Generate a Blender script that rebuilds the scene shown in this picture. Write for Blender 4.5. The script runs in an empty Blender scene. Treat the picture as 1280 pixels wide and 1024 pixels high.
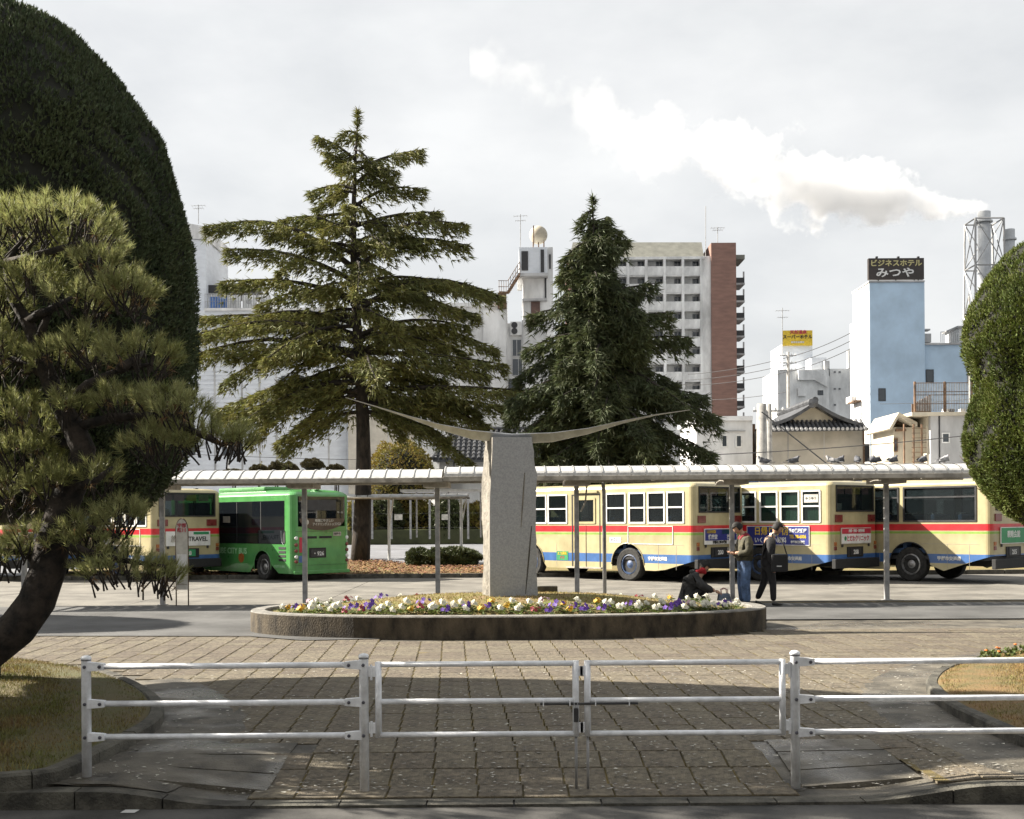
import bpy, bmesh, math, random
import numpy as np
from mathutils import Vector, Matrix, Euler
random.seed(7); RNG = np.random.default_rng(7)
R = math.radians
# ---------------------------------------------------------------- camera, sky, sun, exposure
F, HY, CX, CAMH, ROLL = 1500.0, 648.0, 640.0, 1.85, R(0.4)   # focal length and horizon in photo pixels
sc = bpy.context.scene
col = sc.collection
cam_d = bpy.data.cameras.new("camera"); cam = bpy.data.objects.new("camera", cam_d); col.objects.link(cam)
cam_d.sensor_width = 36.0; cam_d.lens = 36.0 * F / 1280.0
cam_d.shift_y = (HY - 512.0) / 1280.0
cam_d.clip_start = 0.1; cam_d.clip_end = 6000
_c, _s = math.cos(ROLL), math.sin(ROLL)
cam.matrix_world = Matrix(((_c, _s, 0, 0), (0, 0, -1, 0), (-_s, _c, 0, CAMH), (0, 0, 0, 1)))
sc.camera = cam
SUN_AZ, SUN_EL = R(14.0), R(34.5)           # from the left, a little beyond the picture plane
to_sun = Vector((-math.cos(SUN_AZ) * math.cos(SUN_EL), math.sin(SUN_AZ) * math.cos(SUN_EL), math.sin(SUN_EL)))
world = bpy.data.worlds.new("World"); sc.world = world; world.use_nodes = True
wn = world.node_tree; wn.nodes.clear()
def wnode(t, **k):
    n = wn.nodes.new(t)
    for a, b in k.items(): setattr(n, a, b)
    return n
w_out = wnode("ShaderNodeOutputWorld"); w_bg = wnode("ShaderNodeBackground")
w_sky = wnode("ShaderNodeTexSky", sky_type='NISHITA', sun_disc=False)
w_sky.sun_elevation = SUN_EL; w_sky.sun_rotation = math.atan2(to_sun.x, to_sun.y)
w_sky.air_density = 1.0; w_sky.dust_density = 3.0
w_tc = wnode("ShaderNodeTexCoord"); w_map = wnode("ShaderNodeMapping"); w_map.inputs["Scale"].default_value = (1.0, 1.0, 2.2)
w_n1 = wnode("ShaderNodeTexNoise"); w_n1.inputs["Scale"].default_value = 2.6; w_n1.inputs["Detail"].default_value = 7; w_n1.inputs["Roughness"].default_value = 0.55
w_r1 = wnode("ShaderNodeValToRGB")
w_r1.color_ramp.elements[0].position = 0.37; w_r1.color_ramp.elements[0].color = (0.238, 0.242, 0.244, 1)
w_r1.color_ramp.elements[1].position = 0.64; w_r1.color_ramp.elements[1].color = (0.320, 0.319, 0.314, 1)
w_str = wnode("ShaderNodeMixRGB", blend_type='MULTIPLY'); w_str.inputs[0].default_value = 1; w_str.inputs[2].default_value = (0.062, 0.062, 0.062, 1)
w_mix = wnode("ShaderNodeMixRGB"); w_mix.inputs[0].default_value = 0.9
L = wn.links.new
L(w_tc.outputs["Generated"], w_map.inputs[0]); L(w_map.outputs[0], w_n1.inputs["Vector"]); L(w_n1.outputs["Fac"], w_r1.inputs[0])
L(w_sky.outputs[0], w_str.inputs[1]); L(w_str.outputs[0], w_mix.inputs[1]); L(w_r1.outputs[0], w_mix.inputs[2])
L(w_mix.outputs[0], w_bg.inputs[0]); w_bg.inputs[1].default_value = 1.0; L(w_bg.outputs[0], w_out.inputs[0])
sun_d = bpy.data.lights.new("sun", 'SUN'); sun_d.energy = 5.0; sun_d.angle = R(0.6); sun_d.color = (1.0, 0.92, 0.80)
sun = bpy.data.objects.new("sun", sun_d); col.objects.link(sun)
sun.rotation_euler = (-to_sun).to_track_quat('-Z', 'Y').to_euler()
vs = sc.view_settings; vs.view_transform = 'Standard'; vs.look = 'None'; vs.exposure = 1.68; vs.gamma = 1.0; vs.use_curve_mapping = False
sc.cycles.use_denoising = True
sc.cycles.max_bounces = 12; sc.cycles.diffuse_bounces = 3; sc.cycles.glossy_bounces = 3; sc.cycles.transparent_max_bounces = 12
sc.cycles.transmission_bounces = 4; sc.cycles.volume_bounces = 10; sc.cycles.caustics_reflective = False; sc.cycles.caustics_refractive = False

# ---------------------------------------------------------------- photo pixel -> place
def ray(px, py):
    u, v = px - CX, HY - py
    return (u * _c + v * _s) / F, (-u * _s + v * _c) / F
def P(px, py, Y):
    a, b = ray(px, py); return Vector((a * Y, Y, CAMH + b * Y))
def G(px, py, z=0.0):
    a, b = ray(px, py); Y = (z - CAMH) / b; return Vector((a * Y, Y, z))

# ---------------------------------------------------------------- materials
def lin(r, g, b):
    f = lambda v: (v / 255) / 12.92 if v / 255 <= 0.04045 else ((v / 255 + 0.055) / 1.055) ** 2.4
    return (f(r), f(g), f(b))
MATS = {}
def mat(name, colr, rough=0.6, var=0.15, scale=6.0, bump=0.0, bscale=40.0, metal=0.0, spec=0.5, col2=None, island=0.0, trans=None, detail=5, coat=0.0, wet=0.0, objrand=0.0, stretch=None):
    """procedural surface: a base colour with noise wear, optional second tone, fine relief"""
    if name in MATS: return MATS[name]
    m = bpy.data.materials.new(name); m.use_nodes = True; nt = m.node_tree
    b = nt.nodes["Principled BSDF"]; l = nt.links.new
    b.inputs["Roughness"].default_value = rough; b.inputs["Metallic"].default_value = metal
    b.inputs["Specular IOR Level"].default_value = spec
    if coat: b.inputs["Coat Weight"].default_value = coat; b.inputs["Coat Roughness"].default_value = 0.12
    tc = nt.nodes.new("ShaderNodeTexCoord"); vec = tc.outputs["Object"]
    if stretch:
        mp = nt.nodes.new("ShaderNodeMapping"); mp.inputs["Scale"].default_value = stretch; l(vec, mp.inputs[0]); vec = mp.outputs[0]
    n = nt.nodes.new("ShaderNodeTexNoise"); n.inputs["Scale"].default_value = scale; n.inputs["Detail"].default_value = detail; n.inputs["Roughness"].default_value = 0.62
    l(vec, n.inputs["Vector"])
    rp = nt.nodes.new("ShaderNodeValToRGB"); c2 = col2 or tuple(max(0, x * (1 - 2.2 * var)) for x in colr)
    rp.color_ramp.elements[0].position = 0.36; rp.color_ramp.elements[0].color = (*c2, 1)
    rp.color_ramp.elements[1].position = 0.64; rp.color_ramp.elements[1].color = (*[min(1, x * (1 + (0 if col2 else var * 0.6))) for x in colr], 1)
    l(n.outputs["Fac"], rp.inputs[0]); out = rp.outputs[0]
    for w, src in ((island, "island"), (objrand, "obj")):
        if not w: continue
        if src == "island": g = nt.nodes.new("ShaderNodeNewGeometry"); o = g.outputs["Random Per Island"]
        else: g = nt.nodes.new("ShaderNodeObjectInfo"); o = g.outputs["Random"]
        mr = nt.nodes.new("ShaderNodeMapRange"); mr.inputs[3].default_value = 1 - w; mr.inputs[4].default_value = 1 + w; l(o, mr.inputs[0])
        hs = nt.nodes.new("ShaderNodeHueSaturation"); l(out, hs.inputs["Color"]); l(mr.outputs[0], hs.inputs["Value"])
        mh = nt.nodes.new("ShaderNodeMapRange"); mh.inputs[3].default_value = 0.5 - w * 0.07; mh.inputs[4].default_value = 0.5 + w * 0.07; l(o, mh.inputs[0]); l(mh.outputs[0], hs.inputs["Hue"])
        out = hs.outputs[0]
    l(out, b.inputs["Base Color"])
    if bump:
        n2 = nt.nodes.new("ShaderNodeTexNoise"); n2.inputs["Scale"].default_value = bscale; n2.inputs["Detail"].default_value = 6; l(vec, n2.inputs["Vector"])
        bp = nt.nodes.new("ShaderNodeBump"); bp.inputs["Strength"].default_value = bump; bp.inputs["Distance"].default_value = 0.02
        l(n2.outputs["Fac"], bp.inputs["Height"]); l(bp.outputs[0], b.inputs["Normal"])
    if wet:
        n3 = nt.nodes.new("ShaderNodeTexNoise"); n3.inputs["Scale"].default_value = 0.9; n3.inputs["Detail"].default_value = 3; l(tc.outputs["Object"], n3.inputs["Vector"])
        mr = nt.nodes.new("ShaderNodeMapRange"); mr.inputs[1].default_value = 0.5; mr.inputs[2].default_value = 0.6; mr.inputs[3].default_value = rough; mr.inputs[4].default_value = wet; l(n3.outputs["Fac"], mr.inputs[0]); l(mr.outputs[0], b.inputs["Roughness"])
    else:
        mr = nt.nodes.new("ShaderNodeMapRange"); mr.inputs[3].default_value = max(0.03, rough - 0.1); mr.inputs[4].default_value = min(1, rough + 0.1); l(n.outputs["Fac"], mr.inputs[0]); l(mr.outputs[0], b.inputs["Roughness"])
    if trans:
        b.inputs["Transmission Weight"].default_value = 0.0
        tr = nt.nodes.new("ShaderNodeBsdfTranslucent"); mx = nt.nodes.new("ShaderNodeMixShader"); mx.inputs[0].default_value = trans
        l(out, tr.inputs[0]); l(b.outputs[0], mx.inputs[1]); l(tr.outputs[0], mx.inputs[2]); l(mx.outputs[0], nt.nodes["Material Output"].inputs[0])
    MATS[name] = m; return m
def glass(name, tint, alpha, rough=0.03):
    m = bpy.data.materials.new(name); m.use_nodes = True; nt = m.node_tree; b = nt.nodes["Principled BSDF"]
    b.inputs["Base Color"].default_value = (*tint, 1); b.inputs["Roughness"].default_value = rough; b.inputs["Specular IOR Level"].default_value = 0.6
    t = nt.nodes.new("ShaderNodeBsdfTransparent"); t.inputs[0].default_value = (0.72, 0.78, 0.78, 1); mx = nt.nodes.new("ShaderNodeMixShader"); mx.inputs[0].default_value = alpha
    fr = nt.nodes.new("ShaderNodeTexNoise"); fr.inputs["Scale"].default_value = 3; mr = nt.nodes.new("ShaderNodeMapRange"); mr.inputs[3].default_value = max(0, alpha - 0.1); mr.inputs[4].default_value = min(1, alpha + 0.1)
    nt.links.new(fr.outputs["Fac"], mr.inputs[0]); nt.links.new(mr.outputs[0], mx.inputs[0])
    nt.links.new(t.outputs[0], mx.inputs[1]); nt.links.new(b.outputs[0], mx.inputs[2]); nt.links.new(mx.outputs[0], nt.nodes["Material Output"].inputs[0])
    MATS[name] = m; return m
M = {}
M['asphalt'] = mat('asphalt', (0.075, 0.076, 0.078), 0.85, 0.25, 1.2, 0.5, 140)
M['lane'] = mat('lane_asphalt', (0.092, 0.092, 0.09), 0.85, 0.2, 0.8, 0.4, 120)
M['street'] = mat('street_asphalt', (0.085, 0.082, 0.076), 0.8, 0.3, 1.6, 0.8, 160)
M['parking'] = mat('parking_asphalt', (0.17, 0.175, 0.19), 0.85, 0.15, 0.5, 0.3, 90)
M['concrete'] = mat('concrete', (0.165, 0.155, 0.135), 0.85, 0.18, 0.9, 0.3, 70, island=0.06)
M['plaza'] = mat('plaza_concrete', (0.125, 0.112, 0.088), 0.75, 0.3, 2.2, 0.5, 60, wet=0.22)
M['joint'] = mat('mossy_joint', (0.155, 0.118, 0.042), 0.95, 0.3, 3.0, 0.6, 90)
M['paver'] = mat('paver', (0.192, 0.162, 0.116), 0.92, 0.22, 17.0, 1.0, 90, island=0.15, objrand=0.08, detail=8, col2=(0.082, 0.070, 0.052))
M['kerb'] = mat('kerb_stone', (0.10, 0.094, 0.076), 0.9, 0.3, 5.0, 0.8, 60, objrand=0.07)
M['planter'] = mat('planter_concrete', (0.085, 0.068, 0.046), 0.92, 0.35, 4.0, 0.9, 55, stretch=(1, 1, 0.5))
M['rim'] = mat('planter_rim', (0.22, 0.21, 0.19), 0.9, 0.2, 5.0, 0.6, 70)
M['soil'] = mat('soil', (0.20, 0.135, 0.065), 0.95, 0.3, 3.0, 0.9, 40, col2=(0.16, 0.15, 0.04))
M['turf'] = mat('turf', (0.085, 0.085, 0.03), 0.95, 0.3, 2.5, 0.9, 40, col2=(0.10, 0.075, 0.035))
M['dryturf'] = mat('dry_turf', (0.17, 0.105, 0.045), 0.95, 0.3, 3.5, 0.9, 40, col2=(0.10, 0.085, 0.03))
M['grassy'] = mat('grass_blades', (0.13, 0.135, 0.035), 0.8, 0.2, 2.0, col2=(0.21, 0.15, 0.06), island=0.35, trans=0.25)
M['dryleaf'] = mat('dry_leaves', (0.24, 0.11, 0.05), 0.85, 0.3, 5.0, island=0.4)
M['granite'] = mat('granite', (0.36, 0.37, 0.385), 0.75, 0.10, 40.0, 0.15, 120, detail=9)
M['granite_rough'] = mat('granite_split', (0.22, 0.203, 0.172), 0.9, 0.18, 9.0, 0.9, 30)  # same stone split rough, tone darkened to offset the sun on it
M['steel'] = mat('brushed_steel', (0.52, 0.54, 0.56), 0.42, 0.10, 5.0, 0.0, metal=0.35)
M['rail'] = mat('white_rail', (0.82, 0.84, 0.87), 0.38, 0.12, 7.0, 0.12, 35, coat=0.25)
M['bolt'] = mat('bolt', (0.10, 0.10, 0.12), 0.5, 0.2, 20, metal=0.6)
M['dark'] = mat('dark_metal', (0.03, 0.03, 0.033), 0.5, 0.2, 8)
M['black'] = mat('black_rubber', (0.018, 0.018, 0.018), 0.75, 0.2, 12)
M['canopy'] = mat('canopy_sheet', (0.44, 0.44, 0.43), 0.5, 0.15, 4.0, 0.1, 20, objrand=0.05)
M['gutter'] = mat('gutter', (0.40, 0.37, 0.32), 0.55, 0.2, 4.0)
M['post'] = mat('galvanised_post', (0.36, 0.36, 0.36), 0.45, 0.18, 5.0, metal=0.3)
M['cream'] = mat('bus_cream', (0.43, 0.375, 0.215), 0.38, 0.11, 1.2, 0.06, 8, coat=0.3)
M['red'] = mat('bus_red', (0.55, 0.022, 0.03), 0.35, 0.1, 3.0, coat=0.3)
M['lime'] = mat('bus_lime', (0.22, 0.36, 0.07), 0.4, 0.1, 3.0)
M['blue'] = mat('bus_blue', (0.05, 0.13, 0.33), 0.35, 0.1, 3.0, coat=0.3)
M['green'] = mat('bus_green', (0.075, 0.28, 0.075), 0.3, 0.12, 1.6, 0.04, 8, coat=0.5)
M['white'] = mat('white_paint', (0.72, 0.72, 0.70), 0.5, 0.1, 3.0)
M['amber'] = mat('amber_lamp', (0.35, 0.12, 0.03), 0.3, 0.1, 9)
M['lampred'] = mat('red_lamp', (0.17, 0.025, 0.02), 0.3, 0.15, 9, coat=0.5)
M['navy'] = mat('navy_print', (0.02, 0.03, 0.20), 0.5, 0.1, 3)
M['yellow'] = mat('yellow_print', (0.65, 0.45, 0.03), 0.5, 0.1, 3)
M['signred'] = mat('red_print', (0.45, 0.03, 0.06), 0.5, 0.1, 3)
M['signgreen'] = mat('green_print', (0.03, 0.25, 0.10), 0.5, 0.1, 3)
M['paper'] = mat('poster_paper', (0.55, 0.53, 0.47), 0.7, 0.15, 3)
M['pinkpaper'] = mat('pink_paper', (0.50, 0.25, 0.25), 0.7, 0.15, 3)
M['seat'] = mat('seat_cloth', (0.06, 0.11, 0.22), 0.9, 0.2, 8)
M['tire'] = mat('tyre', (0.035, 0.034, 0.032), 0.85, 0.3, 10, 0.3, 40)
M['hub'] = mat('wheel_hub', (0.06, 0.10, 0.20), 0.5, 0.25, 10)
M['hubgrey'] = mat('wheel_grey', (0.42, 0.42, 0.42), 0.4, 0.25, 10, metal=0.6)
glass('bus_glass', (0.012, 0.016, 0.018), 0.34); glass('dark_glass', (0.008, 0.010, 0.013), 0.93)
glass('room_glass', (0.05, 0.06, 0.07), 0.95, 0.08)
M['bglass'] = MATS['bus_glass']; M['dglass'] = MATS['dark_glass']; M['rglass'] = MATS['room_glass']
M['curtain'] = mat('green_curtain', (0.10, 0.26, 0.15), 0.9, 0.2, 6, stretch=(8, 8, 0.5))

# ---------------------------------------------------------------- mesh helpers
class MB:
    def __init__(s): s.v = []; s.f = []; s.m = []
    def add(s, vs_, fs, mi=0):
        o = len(s.v); s.v += [tuple(p) for p in vs_]; s.f += [tuple(i + o for i in f) for f in fs]; s.m += [mi] * len(fs); return s
    def box(s, c, d, rz=0.0, mi=0, rot=None):
        hx, hy, hz = d[0] / 2, d[1] / 2, d[2] / 2
        pts = [Vector((x, y, z)) for x in (-hx, hx) for y in (-hy, hy) for z in (-hz, hz)]
        mt = rot if rot is not None else (Matrix.Rotation(rz, 3, 'Z') if rz else None)
        pts = [(mt @ p if mt else p) + Vector(c) for p in pts]
        return s.add(pts, [(0, 1, 3, 2), (4, 6, 7, 5), (0, 4, 5, 1), (2, 3, 7, 6), (0, 2, 6, 4), (1, 5, 7, 3)], mi)
    def span(s, a, b, mi=0):
        return s.box([(a[i] + b[i]) / 2 for i in range(3)], [abs(b[i] - a[i]) for i in range(3)], mi=mi)
    def tube(s, pts, rad, n=8, cap=True, mi=0):
        pts = [Vector(p) for p in pts]
        if not hasattr(rad, '__len__'): rad = [rad] * len(pts)
        rings = []; up = None
        for i, p in enumerate(pts):
            d = (pts[min(i + 1, len(pts) - 1)] - pts[max(i - 1, 0)]).normalized()
            if up is None: up = Vector((0, 0, 1)) if abs(d.z) < 0.9 else Vector((0, 1, 0))
            x = d.cross(up)
            if x.length < 1e-4: x = d.orthogonal()
            x.normalize(); y = x.cross(d).normalized(); up = y
            rings.append([p + (x * math.cos(2 * math.pi * k / n) + y * math.sin(2 * math.pi * k / n)) * rad[i] for k in range(n)])
        vs_ = [q for r_ in rings for q in r_]; fs = []
        for i in range(len(pts) - 1):
            for k in range(n):
                a, b = i * n + k, i * n + (k + 1) % n; fs.append((a, b, b + n, a + n))
        if cap: fs += [tuple(range(n))[::-1], tuple(range((len(pts) - 1) * n, len(pts) * n))]
        return s.add(vs_, fs, mi)
    def prism(s, outline, z0, z1, mi=0):
        n = len(outline); vs_ = [(x, y, z0) for x, y in outline] + [(x, y, z1) for x, y in outline]
        fs = [tuple(range(n))[::-1], tuple(range(n, 2 * n))] + [(i, (i + 1) % n, n + (i + 1) % n, n + i) for i in range(n)]
        return s.add(vs_, fs, mi)
    def prism_y(s, outline, y0, y1, mi=0):          # outline in x,z, extruded along y
        n = len(outline); vs_ = [(x, y0, z) for x, z in outline] + [(x, y1, z) for x, z in outline]
        fs = [tuple(range(n)), tuple(range(n, 2 * n))[::-1]] + [(i, n + i, n + (i + 1) % n, (i + 1) % n) for i in range(n)]
        return s.add(vs_, fs, mi)
    def lathe(s, prof, n=16, c=(0, 0, 0), axis='Z', mi=0):
        vs_ = []; fs = []
        for r_, z in prof:
            for k in range(n):
                a = 2 * math.pi * k / n; x, y = r_ * math.cos(a), r_ * math.sin(a)
                q = (x, y, z) if axis == 'Z' else ((x, -z, y) if axis == 'Y' else (z, x, y))
                vs_.append((q[0] + c[0], q[1] + c[1], q[2] + c[2]))
        for i in range(len(prof) - 1):
            for k in range(n):
                a, b = i * n + k, i * n + (k + 1) % n; fs.append((a, b, b + n, a + n))
        fs += [tuple(range(n))[::-1], tuple(range((len(prof) - 1) * n, len(prof) * n))]
        return s.add(vs_, fs, mi)
    def mesh(s, name, mats, smooth=False):
        me = bpy.data.meshes.new(name); me.from_pydata([tuple(p) for p in s.v], [], s.f)
        for m_ in (mats if isinstance(mats, (list, tuple)) else [mats]): me.materials.append(M[m_] if isinstance(m_, str) else m_)
        if any(s.m): me.polygons.foreach_set("material_index", s.m)
        if smooth: me.polygons.foreach_set("use_smooth", [True] * len(me.polygons))
        me.update(); return me
    def build(s, name, mats, parent=None, loc=None, rz=0.0, smooth=False, bevel=0.0):
        me = s.mesh(name, mats, smooth)
        if bevel:
            bm = bmesh.new(); bm.from_mesh(me); bmesh.ops.bevel(bm, geom=bm.edges[:], offset=bevel, segments=2, affect='EDGES', profile=0.6, clamp_overlap=True); bm.to_mesh(me); bm.free()
        return obj(name, me, parent, loc, rz)
def obj(name, me, parent=None, loc=None, rz=0.0):
    o = bpy.data.objects.new(name, me); col.objects.link(o)
    if loc is not None: o.location = loc
    if rz: o.rotation_euler.z = rz
    if parent: o.parent = parent
    return o
def tag(o, label=None, cat=None, group=None, kind=None):
    if label: o['label'] = label
    if cat: o['category'] = cat
    if group: o['group'] = group
    if kind: o['kind'] = kind
    return o
def thing(name, label, cat, loc=(0, 0, 0), rz=0.0, group=None):
    o = obj(name, None, None, loc, rz); return tag(o, label, cat, group)
def structure(o): o['kind'] = 'structure'; return o
def box(name, c, d, m, parent=None, rz=0.0, bevel=0.0): return MB().box(c, d, rz).build(name, m, parent, bevel=bevel)
def span(name, a, b, m, parent=None, bevel=0.0): return MB().span(a, b).build(name, m, parent, bevel=bevel)
def copy_tree(o, parent=None):
    c_ = o.copy(); col.objects.link(c_)
    if parent: c_.parent = parent
    for ch in list(o.children): copy_tree(ch, c_)
    return c_
def cloud(name, V, T, m, parent=None, quads=False):
    """one mesh from numpy arrays of points and triangles"""
    V = np.asarray(V, dtype=np.float32).reshape(-1, 3); T = np.asarray(T, dtype=np.int32); k = T.shape[1]
    me = bpy.data.meshes.new(name); me.vertices.add(len(V)); me.vertices.foreach_set("co", V.ravel())
    me.loops.add(T.size); me.loops.foreach_set("vertex_index", T.ravel())
    me.polygons.add(len(T)); me.polygons.foreach_set("loop_start", np.arange(0, T.size, k, dtype=np.int32))
    me.materials.append(M[m] if isinstance(m, str) else m); me.update(calc_edges=True)
    return obj(name, me, parent)
def text(name, body, size, m, parent, loc, rot, align='CENTER', width=None, depth=0.003, bold=0.0):
    cu = bpy.data.curves.new(name, 'FONT'); cu.body = body; cu.size = size; cu.align_x = align; cu.align_y = 'CENTER'
    cu.extrude = depth; cu.resolution_u = 2; cu.offset = bold; cu.materials.append(M[m] if isinstance(m, str) else m)
    o = bpy.data.objects.new(name, cu); col.objects.link(o); o.location = loc; o.rotation_euler = rot
    if width: o.scale.x = width
    if parent: o.parent = parent
    return o
def skin(name, joints, edges, m, parent=None, root=0, sub=2):
    me = bpy.data.meshes.new(name); me.from_pydata([j[:3] for j in joints], edges, [])
    o = obj(name, me, parent); md = o.modifiers.new("skin", 'SKIN'); md.use_smooth_shade = True
    for i, j in enumerate(joints):
        sv = me.skin_vertices[0].data[i]; r_ = j[3]; sv.radius = r_ if hasattr(r_, '__len__') else (r_, r_); sv.use_root = (i == root)
    sb = o.modifiers.new("sub", 'SUBSURF'); sb.levels = sub; sb.render_levels = sub
    me.materials.append(M[m] if isinstance(m, str) else m); return o
# ---------------------------------------------------------------- the ground
structure(tag(MB().add([(-3000, -200, -0.16), (3000, -200, -0.16), (3000, 5000, -0.16), (-3000, 5000, -0.16)], [(0, 1, 2, 3)]).build('ground', 'asphalt'), 'grey town ground reaching the horizon'))
FY, EDGE = 8.6, 8.34                 # the barrier's line and the kerb's street face
def smooth01(t): t = max(0.0, min(1.0, t)); return t * t * (3 - 2 * t)
def plaza_z(x, y):                   # level plaza, ramping down to the dropped kerb in the gateway
    drop = smooth01((x + 2.9) / 1.0) * smooth01((3.35 - x) / 1.0) * smooth01((9.75 - y) / 1.1)
    return -0.105 * drop
structure(tag(MB().add([(-60, -30, -0.12), (60, -30, -0.12), (60, EDGE + 0.02, -0.12), (-60, EDGE + 0.02, -0.12)], [(0, 1, 2, 3)]).build('street', 'street'), 'grey asphalt street in front of the kerb'))
# little worn paint mark on the street
tag(MB().add([G(150, 1016, -0.116), G(168, 1016, -0.116), G(175, 1012, -0.116), G(157, 1012, -0.116)], [(0, 1, 2, 3)]).build('road_marking', 'white'), 'small worn white paint mark on the street asphalt', 'road marking', kind='structure')
LEFT_ISLE = [G(px, py, 0.1) for px, py in ((-420, 815), (-120, 817), (0, 822), (60, 828), (120, 838), (162, 853), (188, 870), (196, 886), (186, 903), (152, 922), (112, 941), (74, 959), (40, 967), (-60, 972), (-420, 976))]
RIGHT_ISLE = [G(px, py, 0.1) for px, py in ((1700, 805), (1400, 806), (1280, 814), (1222, 824), (1182, 836), (1166, 850), (1170, 862), (1190, 878), (1225, 896), (1290, 922), (1400, 950), (1750, 965))]
PC, PA, PB, PN = Vector((-0.07, 20.2, 0)), 4.3, 1.95, 2.35
def inside_poly(x, y, poly):
    c = False; n = len(poly)
    for i in range(n):
        a, b = poly[i], poly[(i + 1) % n]
        if (a.y > y) != (b.y > y) and x < (b.x - a.x) * (y - a.y) / (b.y - a.y) + a.x: c = not c
    return c
def poly_dist(x, y, poly):
    p = Vector((x, y)); best = 1e9; n = len(poly)
    for i in range(n):
        a, b = poly[i].xy, poly[(i + 1) % n].xy; d = b - a; t = max(0, min(1, (p - a).dot(d) / max(1e-9, d.length_squared)))
        best = min(best, (a + d * t - p).length)
    return best
mb = MB(); nx, ny = 128, 64; xs = np.linspace(-30, 30, 31).tolist(); xs = sorted(set([round(x, 3) for x in xs] + [round(-4 + .1 * i, 3) for i in range(85)])); ys = [EDGE, 8.5, 8.65, 8.8, 8.95, 9.1, 9.25, 9.4, 9.6, 9.8, 10.2, 12, 16, 20, 25.6]
for y in ys:
    for x in xs: mb.v.append((x, y, plaza_z(x, y)))
n = len(xs)
for j in range(len(ys) - 1):
    for i in range(n - 1): mb.f.append((j * n + i, j * n + i + 1, (j + 1) * n + i + 1, (j + 1) * n + i)); mb.m.append(0)
plaza = structure(tag(mb.build('plaza', 'plaza', smooth=True), 'paved plaza of tan square pavers with mossy joints'))
# kerb towards the street: stones with a dipping top
kerb = structure(tag(obj('kerb', None), 'dark weathered kerb along the street, dropped in the gateway'))
x = -15.0
while x < 15:
    w = 0.6; mb = MB(); k = 6
    top = [(x + w * i / k, min(0.002, plaza_z(x + w * i / k, EDGE) + 0.004)) for i in range(k + 1)]
    top[0] = (x + 0.006, top[0][1]); top[-1] = (x + w - 0.006, top[-1][1])
    mb.prism_y(top[::-1] + [(x + 0.006, -0.2), (x + w - 0.006, -0.2)][::1], EDGE - 0.15, EDGE + 0.01)
    mb.build('kerb_stone', 'kerb', kerb); x += w
# pavers: rows along the gateway axis
rot = math.atan((564 - 640) / F); pw, pd = 0.322, 0.37
cells = []
for j in range(-1, 40):
    for i in range(-34, 40):
        lx, ly = i * pw, j * pd
        x = lx * math.cos(rot) - ly * math.sin(rot) * -1 if False else lx + (FY + ly) * math.tan(rot) ; y = FY + 0.35 + ly
        if y > 23.0 or abs(x) > 0.5 * y + 1: continue
        if inside_poly(x, y, LEFT_ISLE) or inside_poly(x, y, RIGHT_ISLE): continue
        dl, dr = poly_dist(x, y, LEFT_ISLE), poly_dist(x, y, RIGHT_ISLE)
        if dl < 0.45 or dr < 0.45: continue
        dx, dy = (x - PC.x) / (PA + 0.2), (y - PC.y) / (PB + 0.2)
        if abs(dx) ** PN + abs(dy) ** PN < 1: continue
        if y > 19.6 and x > 4.4: continue
        if -2.75 < x < -1.75 and y < 9.9: continue      # smooth concrete covers by the ramp
        if 2.05 < x < 2.95 and y < 9.9: continue
        cells.append((x, y))
cells.sort(key=lambda c_: c_[1])
# the joint bed below them
xs2 = np.linspace(-9, 9, 91); jb = MB()
def paver_mb(x, y, rx, ry, dz, w=pw - 0.014, d=pd - 0.005):
    z0 = plaza_z(x, y); gx = (plaza_z(x + .1, y) - plaza_z(x - .1, y)) / .2; gy = (plaza_z(x, y + .1) - plaza_z(x, y - .1)) / .2
    mb = MB(); b = 0.005; h = 0.012 + dz; pts = []
    for (hw, hd, z) in ((w / 2, d / 2, -0.02), (w / 2, d / 2, h - b), (w / 2 - b, d / 2 - b, h)):
        for sx, sy in ((-1, -1), (1, -1), (1, 1), (-1, 1)):
            ox, oy = sx * hw, sy * hd
            pts.append((ox, oy, z + (gx + rx) * ox + (gy + ry) * oy))
    fs = [(8, 9, 10, 11)] + [(a + k, a + (k + 1) % 4, a + 4 + (k + 1) % 4, a + 4 + k) for a in (0, 4) for k in range(4)]
    return mb.add(pts, fs), z0
flat = [paver_mb(0, 15, random.uniform(-.007, .007), random.uniform(-.008, .008), random.uniform(-.001, .003))[0].mesh('paver', 'paver') for _ in range(8)]
rest = MB()
for q, (x, y) in enumerate(cells):
    rz = rot * 0 + random.uniform(-0.01, 0.01)
    if q < 300:
        if y > 9.9: o = obj('paver', random.choice(flat), plaza, (x, y, 0))
        else:
            m_, z0 = paver_mb(x, y, random.uniform(-.007, .007), random.uniform(-.008, .008), random.uniform(-.001, .003)); o = m_.build('paver', 'paver', plaza, (x, y, z0))
        o.rotation_euler.z = rz
    else:
        m_, z0 = paver_mb(x, y, random.uniform(-.007, .007), random.uniform(-.008, .008), random.uniform(-.001, .003))
        rest.add([(p[0] + x, p[1] + y, p[2] + z0) for p in m_.v], m_.f)
tag(rest.build('paver_field', 'paver', plaza), kind='stuff')
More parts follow.
